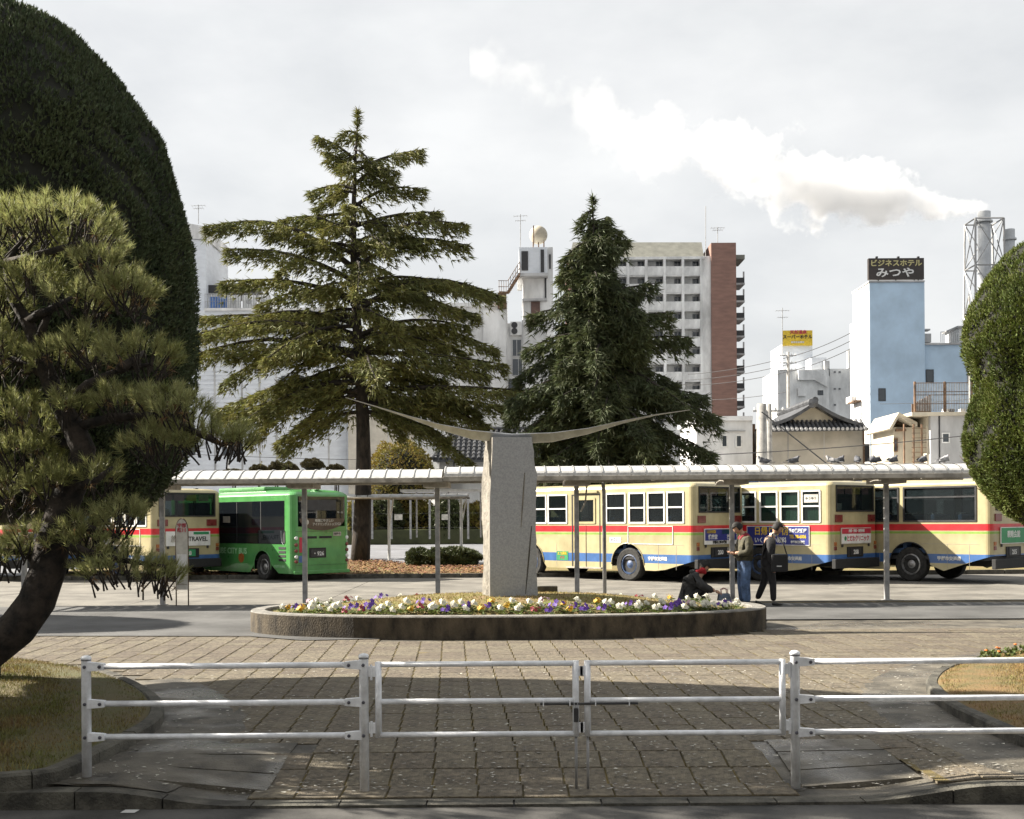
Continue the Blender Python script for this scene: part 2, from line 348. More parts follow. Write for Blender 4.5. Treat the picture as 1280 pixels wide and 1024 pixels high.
# moss in the joints: thin bed patches under the pavers
mb = MB()
for (x, y) in cells:
    z0 = plaza_z(x, y) + (0.0098 if y > 10.2 else 0.0035)
    mb.add([(x - pw / 2 - .004, y - pd / 2 - .004, z0 + plaza_z(x, y - pd / 2) - plaza_z(x, y)), (x + pw / 2 + .004, y - pd / 2 - .004, z0 + plaza_z(x, y - pd / 2) - plaza_z(x, y)), (x + pw / 2 + .004, y + pd / 2 + .004, z0 + plaza_z(x, y + pd / 2) - plaza_z(x, y)), (x - pw / 2 - .004, y + pd / 2 + .004, z0 + plaza_z(x, y + pd / 2) - plaza_z(x, y))], [(0, 1, 2, 3)])
tag(mb.build('joint_moss', 'joint', plaza), kind='stuff')
# smooth concrete covers beside the posts: three planks of concrete each
for cx, wd in ((-2.25, 0.95), (2.5, 0.85)):
    y = 8.6
    for k in range(3):
        z0, z1 = plaza_z(cx, y) + 0.016, plaza_z(cx, y + 0.42) + 0.016
        mb = MB(); a, b = cx - wd / 2, cx + wd / 2
        mb.add([(a, y + .01, plaza_z(a, y) + .016), (b, y + .01, plaza_z(b, y) + .016), (b, y + .41, plaza_z(b, y + .42) + .016), (a, y + .41, plaza_z(a, y + .42) + .016), (a, y + .01, -.14), (b, y + .01, -.14), (b, y + .41, -.14), (a, y + .41, -.14)], [(0, 1, 2, 3), (4, 5, 1, 0), (5, 6, 2, 1), (6, 7, 3, 2), (7, 4, 0, 3)])
        mb.build('cover_slab', 'plaza', plaza); y += 0.43
# smooth concrete apron along the islands' kerbs
def apron(outline, i0, i1, wd):
    mb = MB(); k = 0; pts = []
    for i in range(i0, i1):
        p, q, r_ = outline[i - 1], outline[i], outline[(i + 1) % len(outline)]; d = (r_ - p).xy.normalized(); nrm = Vector((d.y, -d.x))
        if inside_poly(q.x + nrm.x * .2, q.y + nrm.y * .2, outline): nrm = -nrm
        for t in (0, .33, .66, 1.0):
            x, y = q.x + nrm.x * wd * t, max(EDGE + .02, q.y + nrm.y * wd * t); pts.append((x, y, plaza_z(x, y) + .021 - (.012 if t == 1.0 else 0)))
    n = len(pts) // 4
    for i in range(n - 1):
        for t in range(3): a = i * 4 + t; mb.f.append((a, a + 1, a + 5, a + 4)); mb.m.append(0)
    mb.v = pts; return mb
APRONS = True
# white flecks and crumbs lying on the pavers
n = 4200; V = []; T = []
for i in range(n):
    y = 8.5 + (random.random() ** 1.3) * 7; x = random.uniform(-0.42, 0.42) * y
    if inside_poly(x, y, LEFT_ISLE) or inside_poly(x, y, RIGHT_ISLE): continue
    z = plaza_z(x, y) + 0.022; a = random.uniform(0, 6.3); s_ = random.uniform(0.005, 0.016); k = len(V)
    for q in range(3): V.append((x + s_ * math.cos(a + 2.1 * q) * 1.6, y + s_ * math.sin(a + 2.1 * q), z + random.uniform(0, .006)))
    T.append((k, k + 1, k + 2))
M['fleck'] = mat('fleck', (0.46, 0.44, 0.39), 0.9, 0.3, 30, island=0.5)
tag(cloud('litter', V, T, 'fleck'), 'pale crumbs and leaf bits scattered over the shaded pavers', 'litter', kind='stuff')
# planted islands with kerb stones
def island(outline, label, kerbfrom, kerbto, turf='turf'):
    root = structure(tag(obj('lawn_island', None), label))
    mb = MB(); n = len(outline); c = sum((Vector(p) for p in outline), Vector()) / n
    rings = []
    for k, (sc_, z) in enumerate(((1.0, 0.0), (1.0, 0.09), (0.93, 0.12), (0.7, 0.17), (0.35, 0.19))):
        rings.append([c + (Vector(p) - c) * sc_ + Vector((0, 0, z - (Vector(p) - c).z * sc_ - c.z)) for p in outline])
    vs_ = [q for r_ in rings for q in r_] + [(c.x, c.y, 0.2)]; fs = []
    for k in range(4):
        for i in range(n): fs.append((k * n + i, k * n + (i + 1) % n, (k + 1) * n + (i + 1) % n, (k + 1) * n + i))
    fs += [(4 * n + i, 4 * n + (i + 1) % n, 5 * n) for i in range(n)]
    mb.add(vs_, fs).build('turf', turf, root, smooth=True)
    # kerb stones follow the edge
    line = [outline[i] for i in range(kerbfrom, kerbto + 1)]; cum = [0.0]
    for i in range(len(line) - 1): cum.append(cum[-1] + (line[i + 1] - line[i]).length)
    at = lambda s_: Vector([float(np.interp(s_, cum, [q[k] for q in line])) for k in range(2)])
    s_ = 0.0
    while s_ + .5 < cum[-1]:                       # each stone bends with the edge
        ln = random.uniform(.74, .82); mb = MB(); k = 5; h = 0.122 + random.uniform(-.006, .006); pts = []
        for q in range(k + 1):
            t0 = min(cum[-1], s_ + .004 + (ln - .008) * q / k); p, d = at(t0), (at(min(cum[-1], t0 + .05)) - at(max(0, t0 - .05))).normalized(); nn = Vector((d.y, -d.x))
            for (o_, z) in ((-.065, -.05), (-.065, h - .02), (-.045, h), (.045, h), (.065, h - .02), (.065, -.05)): pts.append((p.x + nn.x * o_, p.y + nn.y * o_, z))
        fs = [(q * 6 + e, q * 6 + e + 1, q * 6 + e + 7, q * 6 + e + 6) for q in range(k) for e in range(5)] + [tuple(range(6))[::-1], tuple(range(k * 6, k * 6 + 6))]
        mb.add(pts, fs).build('kerb_stone', 'kerb', root); s_ += ln
    return root
def densify(poly, k=4):                # round off a traced outline
    out = []; n = len(poly)
    for i in range(n):
        p0, p1, p2, p3 = (poly[(i + q) % n] for q in (-1, 0, 1, 2))
        for j in range(k):
            t = j / k; out.append(0.5 * (2 * p1 + (p2 - p0) * t + (2 * p0 - 5 * p1 + 4 * p2 - p3) * t * t + (3 * p1 - p0 - 3 * p2 + p3) * t ** 3) if 1 <= i < n - 2 else p1 + (p2 - p1) * t)
    return out
LI, RI = densify(LEFT_ISLE), densify(RIGHT_ISLE)
apron(LI, 18, 50, .85).build('apron', 'plaza', plaza, smooth=True); apron(RI, 8, 42, .75).build('apron', 'plaza', plaza, smooth=True)
island(LI, 'dark shaded lawn island with the leaning pine, edged by kerb stones', 16, 54)
island(RI, 'sunlit dry lawn island with pale kerb stones beside the clipped conifer', 8, 46, 'dryturf')
def blades(name, poly, count, label, h, tone, box_):
    V = []; x0, x1, y0, y1 = box_; k = 0
    while k < count:
        x, y = random.uniform(x0, x1), random.uniform(y0, y1)
        if abs(x) > 0.46 * y + 0.5 or not inside_poly(x, y, poly): continue
        d = poly_dist(x, y, poly)
        if d < 0.09: continue
        k += 1; z = 0.10 + 0.09 * min(1, d / 0.9); a = random.uniform(0, 6.28); l_ = h * random.uniform(0.5, 1.3); w = 0.006
        lx, ly = random.gauss(0, .5) * l_, random.gauss(0, .5) * l_
        V += [(x - w * math.cos(a), y - w * math.sin(a), z - .01), (x + w * math.cos(a), y + w * math.sin(a), z - .01), (x + lx, y + ly, z + l_)]
    o = cloud(name, V, np.arange(len(V)).reshape(-1, 3), tone); return tag(o, label, 'grass', kind='stuff')
M['drygrass'] = mat('dry_grass', (0.30, 0.18, 0.075), 0.85, 0.2, 2.0, col2=(0.17, 0.16, 0.05), island=0.35, trans=0.2)
blades('grass', LI, 26000, 'short dark green grass on the shaded island under the pine', 0.035, 'grassy', (-9, 0, 8, 16))
blades('grass', RI, 26000, 'short brown winter grass on the sunlit island', 0.035, 'drygrass', (2, 9, 8, 17))
# asphalt lane before the canopy, concrete bus bays behind it
structure(tag(MB().add([G(-500, 796), G(312, 797) + Vector((0, 0, 0)), Vector((-3.2, 18.2, 0)), Vector((3.9, 19.2, 0)), G(957, 776), G(1900, 772), G(1900, 753.5), G(-500, 757.5)], [(0, 1, 2, 3, 4, 5, 6, 7)]).build('lane', 'lane', loc=(0, 0, 0.024)), 'grey asphalt lane between the planter and the canopy'))
bay = structure(tag(obj('bus_bay', None), 'pale concrete apron under the canopy and the buses'))
for i in range(-8, 9):
    for j in range(3):
        y0, y1 = 25.75 + j * 4.6, 25.75 + (j + 1) * 4.6; w = 4.2
        MB().span((i * w + 0.012, y0 + 0.012, -0.1), ((i + 1) * w - 0.012, y1 - 0.012, 0.026 + random.uniform(-.003, .003))).build('slab', 'concrete', bay)
structure(tag(MB().add([(-60, 25.6, 0.008), (60, 25.6, 0.008), (60, 40.5, 0.008), (-60, 40.5, 0.008)], [(0, 1, 2, 3)]).build('bay_bed', 'joint', bay)))
structure(tag(MB().add([(-60, 39.4, 0.012), (60, 39.4, 0.012), (60, 130, 0.012), (-60, 130, 0.012)], [(0, 1, 2, 3)]).build('parking_lot', 'parking'), 'blue grey asphalt car park behind the buses'))
# bed of fallen leaves under the cedars, with its kerb
BED = [Vector((-16, 37.2, 0)), Vector((22, 37.2, 0)), Vector((22, 43.8, 0)), Vector((-3.0, 43.8, 0)), Vector((-4.2, 47.5, 0)), Vector((-6.0, 51.5, 0)), Vector((-16, 52, 0))]
bed = structure(tag(MB().prism([(p.x, p.y) for p in BED], -0.1, 0.10).build('leaf_bed', 'soil'), 'low bed of soil and fallen leaves under the cedars'))
for i in range(31): box('kerb_stone', (-15.4 + i * 1.2, 37.12, 0.06), (1.18, 0.15, 0.2), 'kerb', bed, bevel=0.015)
V = []; n = 0
while n < 16000:
    x, y = random.uniform(-12, 1), random.uniform(37.3, 51)
    if not inside_poly(x, y, BED): continue
    n += 1; z = 0.105 + random.uniform(0, 0.05); a = random.uniform(0, 6.28); s_ = random.uniform(.03, .06)
    for q in range(3): V.append((x + s_ * math.cos(a + 2.1 * q), y + s_ * math.sin(a + 2.1 * q), z + random.uniform(0, .05)))
tag(cloud('fallen_leaves', V, np.arange(len(V)).reshape(-1, 3), 'dryleaf'), 'rusty fallen leaves covering the bed under the cedars', 'leaves', kind='stuff')

# ---------------------------------------------------------------- barrier and gate
rz_ = [0.86, 0.54, 0.22]              # heights of the three rails
Zr = [P(725, 829, FY).z, P(725, 875.5, FY).z, P(725, 917, FY).z]
def barrier_post(px, zbase, parent, fx=None):
    x = P(px, 880, FY).x; mb = MB(); t = Zr[0] + 0.075
    mb.lathe([(0.034, zbase - 0.03), (0.034, t - 0.03), (0.0345, t - 0.028)], 16, (x, FY, 0)); p = mb.build('post', 'rail', parent, smooth=True)
    MB().lathe([(0.037, t - 0.026), (0.038, t - 0.012), (0.030, t), (0.012, t + 0.006)], 16, (x, FY, 0)).build('cap', 'rail', p, smooth=True)
    MB().lathe([(0.0355, t - 0.033), (0.0355, t - 0.027)], 16, (x, FY, 0)).build('band', 'bolt', p)
    MB().lathe([(0.075, zbase - .01), (0.072, zbase + 0.004), (0.036, zbase + 0.008)], 14, (x, FY, 0)).build('foot_collar', 'plaza', p)
    return x
def rails(parent, x0, x1, brackets):
    for z in Zr:
        r_ = MB().tube([(x0, FY, z), ((x0 + x1) / 2, FY, z - 0.002), (x1, FY, z)], 0.021, 12).build('rail', 'rail', parent, smooth=True)
        for xb, s_ in brackets:
            MB().prism_y([(xb, z - 0.034), (xb, z + 0.034), (xb + s_ * 0.10, z + 0.026), (xb + s_ * 0.135, z + 0.022), (xb + s_ * 0.135, z - 0.022), (xb + s_ * 0.10, z - 0.026)][::int(s_)], FY - 0.03, FY + 0.02).build('bracket', 'rail', r_)
            for bx in (xb, xb + s_ * 0.105):
                MB().lathe([(0.013, 0), (0.013, 0.006), (0.007, 0.010)], 6, (bx, FY - (0.036 if bx == xb else 0.031), z), axis='Y').build('bolt', 'bolt', r_)
b1 = thing('barrier', 'white tubular pedestrian barrier standing beside the shaded lawn island', 'barrier')
xa = barrier_post(108, 0.0, b1); xb = barrier_post(455, -0.105, b1); rails(b1, xa, xb, ((xa, 1.0), (xb, -1.0)))
b2 = thing('barrier', 'white tubular pedestrian barrier running on beside the sunlit lawn island', 'barrier')
xc = barrier_post(994, -0.105, b2); xd = barrier_post(1420, 0.0, b2); rails(b2, xc, xd, ((xc, 1.0), (xd, -1.0)))
def leaf(x_h, x_m, s_, label):        # x_h hinge stile, x_m meeting stile; s_ points from hinge to meeting
    g = thing('gate_leaf', label, 'gate', group=None)
    for k, z in enumerate(Zr): MB().tube([(x_h, FY, z), (x_m, FY, z)], 0.0195, 12).build('rail', 'rail', g, smooth=True)
    for x in (x_h, x_m): MB().tube([(x, FY, Zr[2] - 0.019), (x, FY, Zr[0] + 0.019)], 0.0235, 12).build('stile', 'rail', g, smooth=True)
    for z in (Zr[0] - 0.05, Zr[2] + 0.05):
        h = box('hinge', (x_h - s_ * 0.045, FY, z), (0.05, 0.03, 0.075), 'rail', g, bevel=0.004)
        MB().lathe([(0.009, z - 0.06), (0.009, z + 0.05)], 8, (x_h - s_ * 0.05, FY - 0.012, 0)).build('hinge_pin', 'rail', h)
    for z, h_ in ((Zr[0] - 0.055, 0.07), (Zr[2] + 0.045, 0.075)): box('corner_plate', (x_m + s_ * 0.022, FY - 0.004, z), (0.062, 0.012, h_), 'rail', g, bevel=0.002)
    MB().tube([(x_m, FY + 0.002, Zr[2]), (x_m, FY + 0.002, -0.095)], 0.010, 8).build('drop_bolt', 'post', g, smooth=True)
    return g
xm = P(727, 870, FY).x
g1 = leaf(P(473, 870, FY).x, xm - 0.042, 1.0, 'white tube gate leaf hinged to the post of the lawn-side barrier, carrying the padlock')
g2 = leaf(P(978, 870, FY).x, xm + 0.042, -1.0, 'white tube gate leaf without padlock, closing against its twin')
zz = Zr[1] - 0.02
MB().tube([(P(675, 870, FY).x, FY - 0.03, zz), (P(797, 870, FY).x, FY - 0.03, zz)], 0.0085, 10).build('slide_bolt', 'dark', g1, smooth=True)
for px in (679, 712, 744, 786): box('bolt_loop', (P(px, 870, FY).x, FY - 0.026, zz + 0.006), (0.008, 0.03, 0.04), 'rail', g1)
pl = box('padlock', (xm - 0.042, FY - 0.035, Zr[1] - 0.10), (0.034, 0.02, 0.10), 'dark', g1, bevel=0.004)
MB().tube([(xm - 0.055, FY - 0.036, Zr[1] - 0.05), (xm - 0.055, FY - 0.036, Zr[1] - 0.01), (xm - 0.03, FY - 0.036, Zr[1] - 0.01), (xm - 0.03, FY - 0.036, Zr[1] - 0.05)], 0.004, 6).build('shackle', 'steel', pl)

# ---------------------------------------------------------------- planter, mound, monument
def oval(k, a, b, n=PN):
    t = 2 * math.pi * k; c, s_ = math.cos(t), math.sin(t)
    return PC.x + a * math.copysign(abs(c) ** (2 / n), c), PC.y + b * math.copysign(abs(s_) ** (2 / n), s_)
pt = thing('planter', 'long oval planter of weathered concrete around the monument', 'planter')
N = 120
def ovring(prof, name, m):
    mb = MB(); vs_ = []; fs = []
    for inset, z in prof:
        for k in range(N): x, y = oval(k / N, PA - inset, PB - inset); vs_.append((x, y, z))
    for i in range(len(prof) - 1):
        for k in range(N): a, b = i * N + k, i * N + (k + 1) % N; fs.append((a, b, b + N, a + N))
    return mb.add(vs_, fs).build(name, m, pt, smooth=False)
ovring(((0, 0), (0, 0.34), (0.004, 0.345)), 'wall', 'planter')
ovring(((0.001, 0.343), (0.012, 0.362), (0.23, 0.366), (0.245, 0.35), (0.245, 0.2)), 'rim', 'rim')
def mound_z(x, y):
    d = (abs((x - PC.x) / PA) ** PN + abs((y - PC.y) / PB) ** PN) ** (1 / PN)
    return 0.30 + 0.27 * smooth01((1 - d) / 0.75)
mb = MB(); vs_ = []; fs = []; rr = [0, .15, .3, .45, .6, .75, .88, .95]
for r_ in rr:
    for k in range(N): x, y = oval(k / N, PA * max(r_, .001), PB * max(r_, .001)); vs_.append((x, y, mound_z(x, y)))
for i in range(len(rr) - 1):
    for k in range(N): a, b = i * N + k, i * N + (k + 1) % N; fs.append((a, b, b + N, a + N))
mb.add(vs_, fs).build('mound', 'soil', pt, smooth=True)
V = []
for i in range(14000):
    t, r_ = random.random(), math.sqrt(random.random()) * 0.93; x, y = oval(t, PA * r_, PB * r_); z = mound_z(x, y); a = random.uniform(0, 6.28); h = random.uniform(.02, .05) * (0.6 if y > PC.y - .5 else 1)
    V += [(x - .008 * math.cos(a), y - .008 * math.sin(a), z - .01), (x + .008 * math.cos(a), y + .008 * math.sin(a), z - .01), (x + random.gauss(0, .02), y + random.gauss(0, .02), z + h)]
M['moundgrass'] = mat('mound_grass', (0.30, 0.215, 0.085), 0.85, 0.2, 1.2, col2=(0.19, 0.18, 0.05), island=0.3, trans=0.2)
tag(cloud('grass', V, np.arange(len(V)).reshape(-1, 3), 'moundgrass'), 'short straw coloured grass on the planter mound', 'grass', kind='stuff')
mo = thing('monument', 'rough granite pillar carrying a curved steel wing in the planter', 'monument', (P(637, 745, 20.05).x, 20.05, 0.5))
mo.rotation_euler.z = R(13)
# pillar: sawn front, split sides
px_w, px_d, ph = 0.80, 0.62, P(637, 548, 20.05).z - 0.5
mb = MB(); vs_ = []; fs = []; nz, per = 22, []
for k in range(9): per.append((-px_w / 2 + px_w * k / 8, -px_d / 2, 0))
for k in range(1, 7): per.append((px_w / 2, -px_d / 2 + px_d * k / 6, 1))
for k in range(1, 9): per.append((px_w / 2 - px_w * k / 8, px_d / 2, 1))
for k in range(1, 6): per.append((-px_w / 2, px_d / 2 - px_d * k / 6, 1))
n = len(per)
from mathutils import noise
for j in range(nz + 1):
    z = ph * j / nz
    tl = smooth01((z / ph - 0.55) / 0.45) * 0.05; trr = smooth01((z / ph - 0.82) / 0.18) * 0.05
    for (x, y, e) in per:
        q = x * (1 - 0.03 * z / ph) + (tl if x < 0 else -trr) * (abs(x) / (px_w / 2))
        if e or x >= px_w / 2 - 0.01: 
            d = noise.fractal(Vector((x * 3 + 7, y * 4, z * 2.2)), 1.0, 2.0, 4) * 0.035
            q += d * (1 if x > 0.3 else (-1 if x < -0.3 else 0)); yy = y + (d if y > 0.2 else 0)
            if x > 0.3 and e == 0: q += -0.012 * abs(math.sin(z * 9))
        else: yy = y
        vs_.append((q, yy, z))
for j in range(nz):
    for k in range(n):
        a, b = j * n + k, j * n + (k + 1) % n; fs.append((a, b, b + n, a + n)); mb.m.append(0 if k < 8 else 1)
fs.append(tuple(range(nz * n, (nz + 1) * n))); mb.m.append(0)
mb.v = vs_; mb.f = fs
pil = mb.build('pillar', ['granite', 'granite_rough'], mo)
for (x0, z0, x1, z1) in ((0.13, 1.2, 0.20, 2.1), (0.20, 0.1, 0.31, 1.22)):       # drill grooves left in the front
    mbg = MB(); mbg.tube([(x0, -px_d / 2 - 0.001, z0), ((x0 + x1) / 2, -px_d / 2 - 0.003, (z0 + z1) / 2), (x1, -px_d / 2 - 0.001, z1)], [0.006, 0.013, 0.008], 6); mbg.build('drill_groove', 'granite_rough' if z0 > 1 else 'kerb', pil)
# the wing: a long shallow crescent
c0 = Vector((mo.location.x, 20.05, 0.5)); rotm = Matrix.Rotation(-R(13), 4, 'Z')
ctl = [(432, 497), (470, 508), (510, 520), (550, 531), (590, 539), (640, 543.5), (690, 542), (735, 536), (780, 526), (822, 518), (862, 512.5)]
dep = [0.006, 0.014, 0.035, 0.085, 0.135, 0.155, 0.14, 0.09, 0.04, 0.014, 0.006]
wid = [0.01, 0.025, 0.05, 0.10, 0.15, 0.17, 0.15, 0.10, 0.05, 0.025, 0.01]
sec = [(-1.12, 0), (-1.12, -0.09), (-0.9, -0.12), (-0.72, -0.9), (-.5, -1.0), (.5, -1.0), (0.72, -0.9), (0.9, -.12), (1.12, -0.09), (1.12, 0)]
vs_ = []; fs = []; ns = len(sec)
for k, (px, py) in enumerate(ctl):
    p = P(px, py, 20.05)
    for (sy, sz) in sec: vs_.append((p.x, p.y + sy * wid[k] , p.z + sz * dep[k] - 0.0 + (0.004 if sz > -.1 else 0)))
for k in range(len(ctl) - 1):
    for q in range(ns): a, b = k * ns + q, k * ns + (q + 1) % ns; fs.append((a, b, b + ns, a + ns))
vs_ = [rotm @ (Vector(v) - c0) for v in vs_]
wing = MB().add(vs_, fs).build('wing', 'steel', mo, smooth=True)
tag(box('stone_block', P(684, 738, 21.0), (0.36, 0.2, 0.16), 'kerb', bevel=0.02), 'small dark stone block lying behind the granite pillar', 'stone block')
# pansies
M['leafgreen'] = mat('pansy_leaf', (0.13, 0.17, 0.045), 0.7, 0.2, 20, island=0.3, trans=0.2)
PET = {'white': (0.70, 0.68, 0.58), 'purple': (0.10, 0.04, 0.30), 'yellow': (0.62, 0.36, 0.03), 'red': (0.28, 0.03, 0.05), 'pink': (0.50, 0.34, 0.40)}
for k_, c_ in PET.items(): M['petal_' + k_] = mat('petal_' + k_, c_, 0.6, 0.2, 30, island=0.25, trans=0.25)
def pansy(color):
    root = obj('pansy', None); V = []; T = []
    for i in range(34):
        a = random.uniform(0, 6.28); r_ = random.uniform(0.01, 0.11); z = random.uniform(0.0, 0.06); s_ = random.uniform(.018, .03); k = len(V)
        c, s2 = math.cos(a), math.sin(a)
        V += [(c * r_ - s2 * s_, s2 * r_ + c * s_, z), (c * r_ + s2 * s_, s2 * r_ - c * s_, z), (c * (r_ + s_ * 2), s2 * (r_ + s_ * 2), z + random.uniform(0, .03))]; T.append((k, k + 1, k + 2))
    cloud('leaves', V, T, 'leafgreen', root)['kind'] = 'stuff'
    for i in range(7):
        a = random.uniform(0, 6.28); r_ = random.uniform(0, 0.085); c = Vector((math.cos(a) * r_, math.sin(a) * r_, random.uniform(.07, .13))); nrm = Vector((math.cos(a) * .6, math.sin(a) * .6 - .5, .7)).normalized()
        x = nrm.orthogonal().normalized(); y = nrm.cross(x); mb = MB(); s_ = random.uniform(.019, .027)
        for q in range(5):
            t = q * 1.257; d = x * math.cos(t) + y * math.sin(t); e = nrm.cross(d)
            mb.add([c, c + d * s_ * .7 + e * s_ * .6, c + d * s_ * 1.45 + nrm * .004, c + d * s_ * .7 - e * s_ * .6], [(0, 1, 2, 3)])
        mb.build('blossom', 'petal_' + color, root)
    return root
lab = {'white': 'cream white pansy plant in the oval planter', 'purple': 'deep purple pansy plant in the oval planter', 'yellow': 'orange yellow pansy plant in the oval planter', 'red': 'dark red pansy plant in the oval planter', 'pink': 'pale pink pansy plant in the oval planter'}
protos = {c_: pansy(c_) for c_ in PET}; used = set()
front = []
for k in range(84):                 # three loose rows along the front edge
    x = -3.75 + 7.5 * (k / 83) + random.uniform(-.05, .05); row = k % 3
    yf = PC.y - (PB - .36) * max(0.0, 1 - abs((x - PC.x) / (PA - .36)) ** PN) ** (1 / PN); front.append(Vector((x, yf + (0.0, .17, .34)[row] + random.uniform(-.06, .06), 0)))
back = []
for k in range(22):
    t = 0.06 + 0.38 * k / 21 + random.uniform(-.004, .004); x, y = oval(t, PA * .86, PB * .84); back.append(Vector((x, y, 0)))
for i, p in enumerate(front + back):
    dd = (abs((p.x - PC.x) / PA) ** PN + abs((p.y - PC.y) / PB) ** PN) ** (1 / PN)
    if dd > 0.9: p = PC + (p - PC) * (0.88 / dd)
    c_ = random.choices(['white', 'purple', 'yellow', 'red', 'pink'], [60, 18, 8, 6, 8])[0]
    if c_ in used: o = copy_tree(protos[c_])
    else: o = protos[c_]; used.add(c_)
    s_ = random.uniform(1.0, 1.4); o.location = (p.x, p.y, mound_z(p.x, p.y)); o.rotation_euler.z = random.uniform(-.6, .6); o.scale = (s_, s_, s_)
    tag(o, lab[c_], 'flower', c_ + ' pansies in the planter')
# ---------------------------------------------------------------- walkway canopies
CY, CF = 26.0, 25.2
def canopy(px0, px1, prof, posts, label, zf):
    x0, x1 = P(px0, 600, CF).x, P(px1, 600, CF).x
    c = thing('walkway_canopy', label, 'canopy')
    n = round((x1 - x0) / 0.305); w = (x1 - x0) / n
    mb = MB(); m_ = len(prof)
    for q, xx in enumerate((0.0, 0.02, 0.021, w * .35, w * .5, w * .65, w - 0.001)):
        dz = 0.018 if q < 2 else 0.0
        for (yy, z) in prof: mb.v.append((xx, yy, z + dz))
    for q in range(6):
        for k in range(m_ - 1): a = q * m_ + k; mb.f.append((a, a + m_, a + m_ + 1, a + 1)); mb.m.append(0)
    me = mb.mesh('roof_panel', 'canopy', smooth=False)
    for i in range(n):
        o = obj('roof_panel', me, c, (x0 + i * w, CY, zf)); o.rotation_euler.y = random.uniform(-.004, .004)
    for s_ in (-1, 1):
        yy = CY + s_ * 0.8
        g = MB().span((x0 - .02, yy - .05, zf - 0.095), (x1 + .02, yy + .05, zf + 0.004)).build('gutter', 'gutter', c, bevel=0.01)
    for i in range(int((x1 - x0) / 1.5) + 1):
        xx = min(x1 - .05, x0 + .05 + i * 1.5); MB().span((xx - .03, CY - .74, zf - 0.07), (xx + .03, CY + .74, zf - 0.01)).build('purlin', 'gutter', c)
    for px in posts:
        x = P(px, 680, CY).x
        p = MB().span((x - .05, CY - .05, 0), (x + .05, CY + .05, zf - 0.18)).build('post', 'post', c, bevel=0.008)
        MB().span((x - .27, CY - .55, zf - 0.19), (x + .27, CY + .55, zf - 0.075)).build('bracket', 'gutter', p, bevel=0.01)
        MB().span((x - .09, CY - .09, 0.02), (x + .09, CY + .09, 0.04)).build('base_plate', 'post', p)
    return c
ZF = P(640, 595.5, CF).z
lp = [(-.8 + 1.6 * k / 14, 0.21 * (1 - ((-.8 + 1.6 * k / 14) / .8) ** 2)) for k in range(15)]
rp = [(-.8 * math.cos(math.pi * k / 16), 0.235 * math.sin(math.pi * k / 16) ** 0.8) for k in range(17)]
canopy(-140, 552, lp, (30, 203, 381, 547), 'white walkway canopy with a shallow arched roof in front of the green bus', ZF - 0.02)
c2 = canopy(555, 1238, rp, (721, 915, 1108), 'white walkway canopy with a steep edged roof, pigeons sitting on it', ZF)
x = P(721, 640, CY).x
MB().tube([(x + .08, CY - .1, ZF - .75), (x + .18, CY - .1, ZF - .55), (x + .22, CY - .1, ZF - .15)], 0.02, 6).build('drain_pipe', 'gutter', c2, smooth=True)
x = P(755, 680, 26.6).x
tag(MB().tube([(x, 26.5, 0), (x, 26.5, ZF - .35), (x - .02, 26.5, ZF - .1)], 0.042, 10).build('pole', 'post', smooth=True), 'thin bare metal pole beside the canopy post before the cream bus door', 'pole')

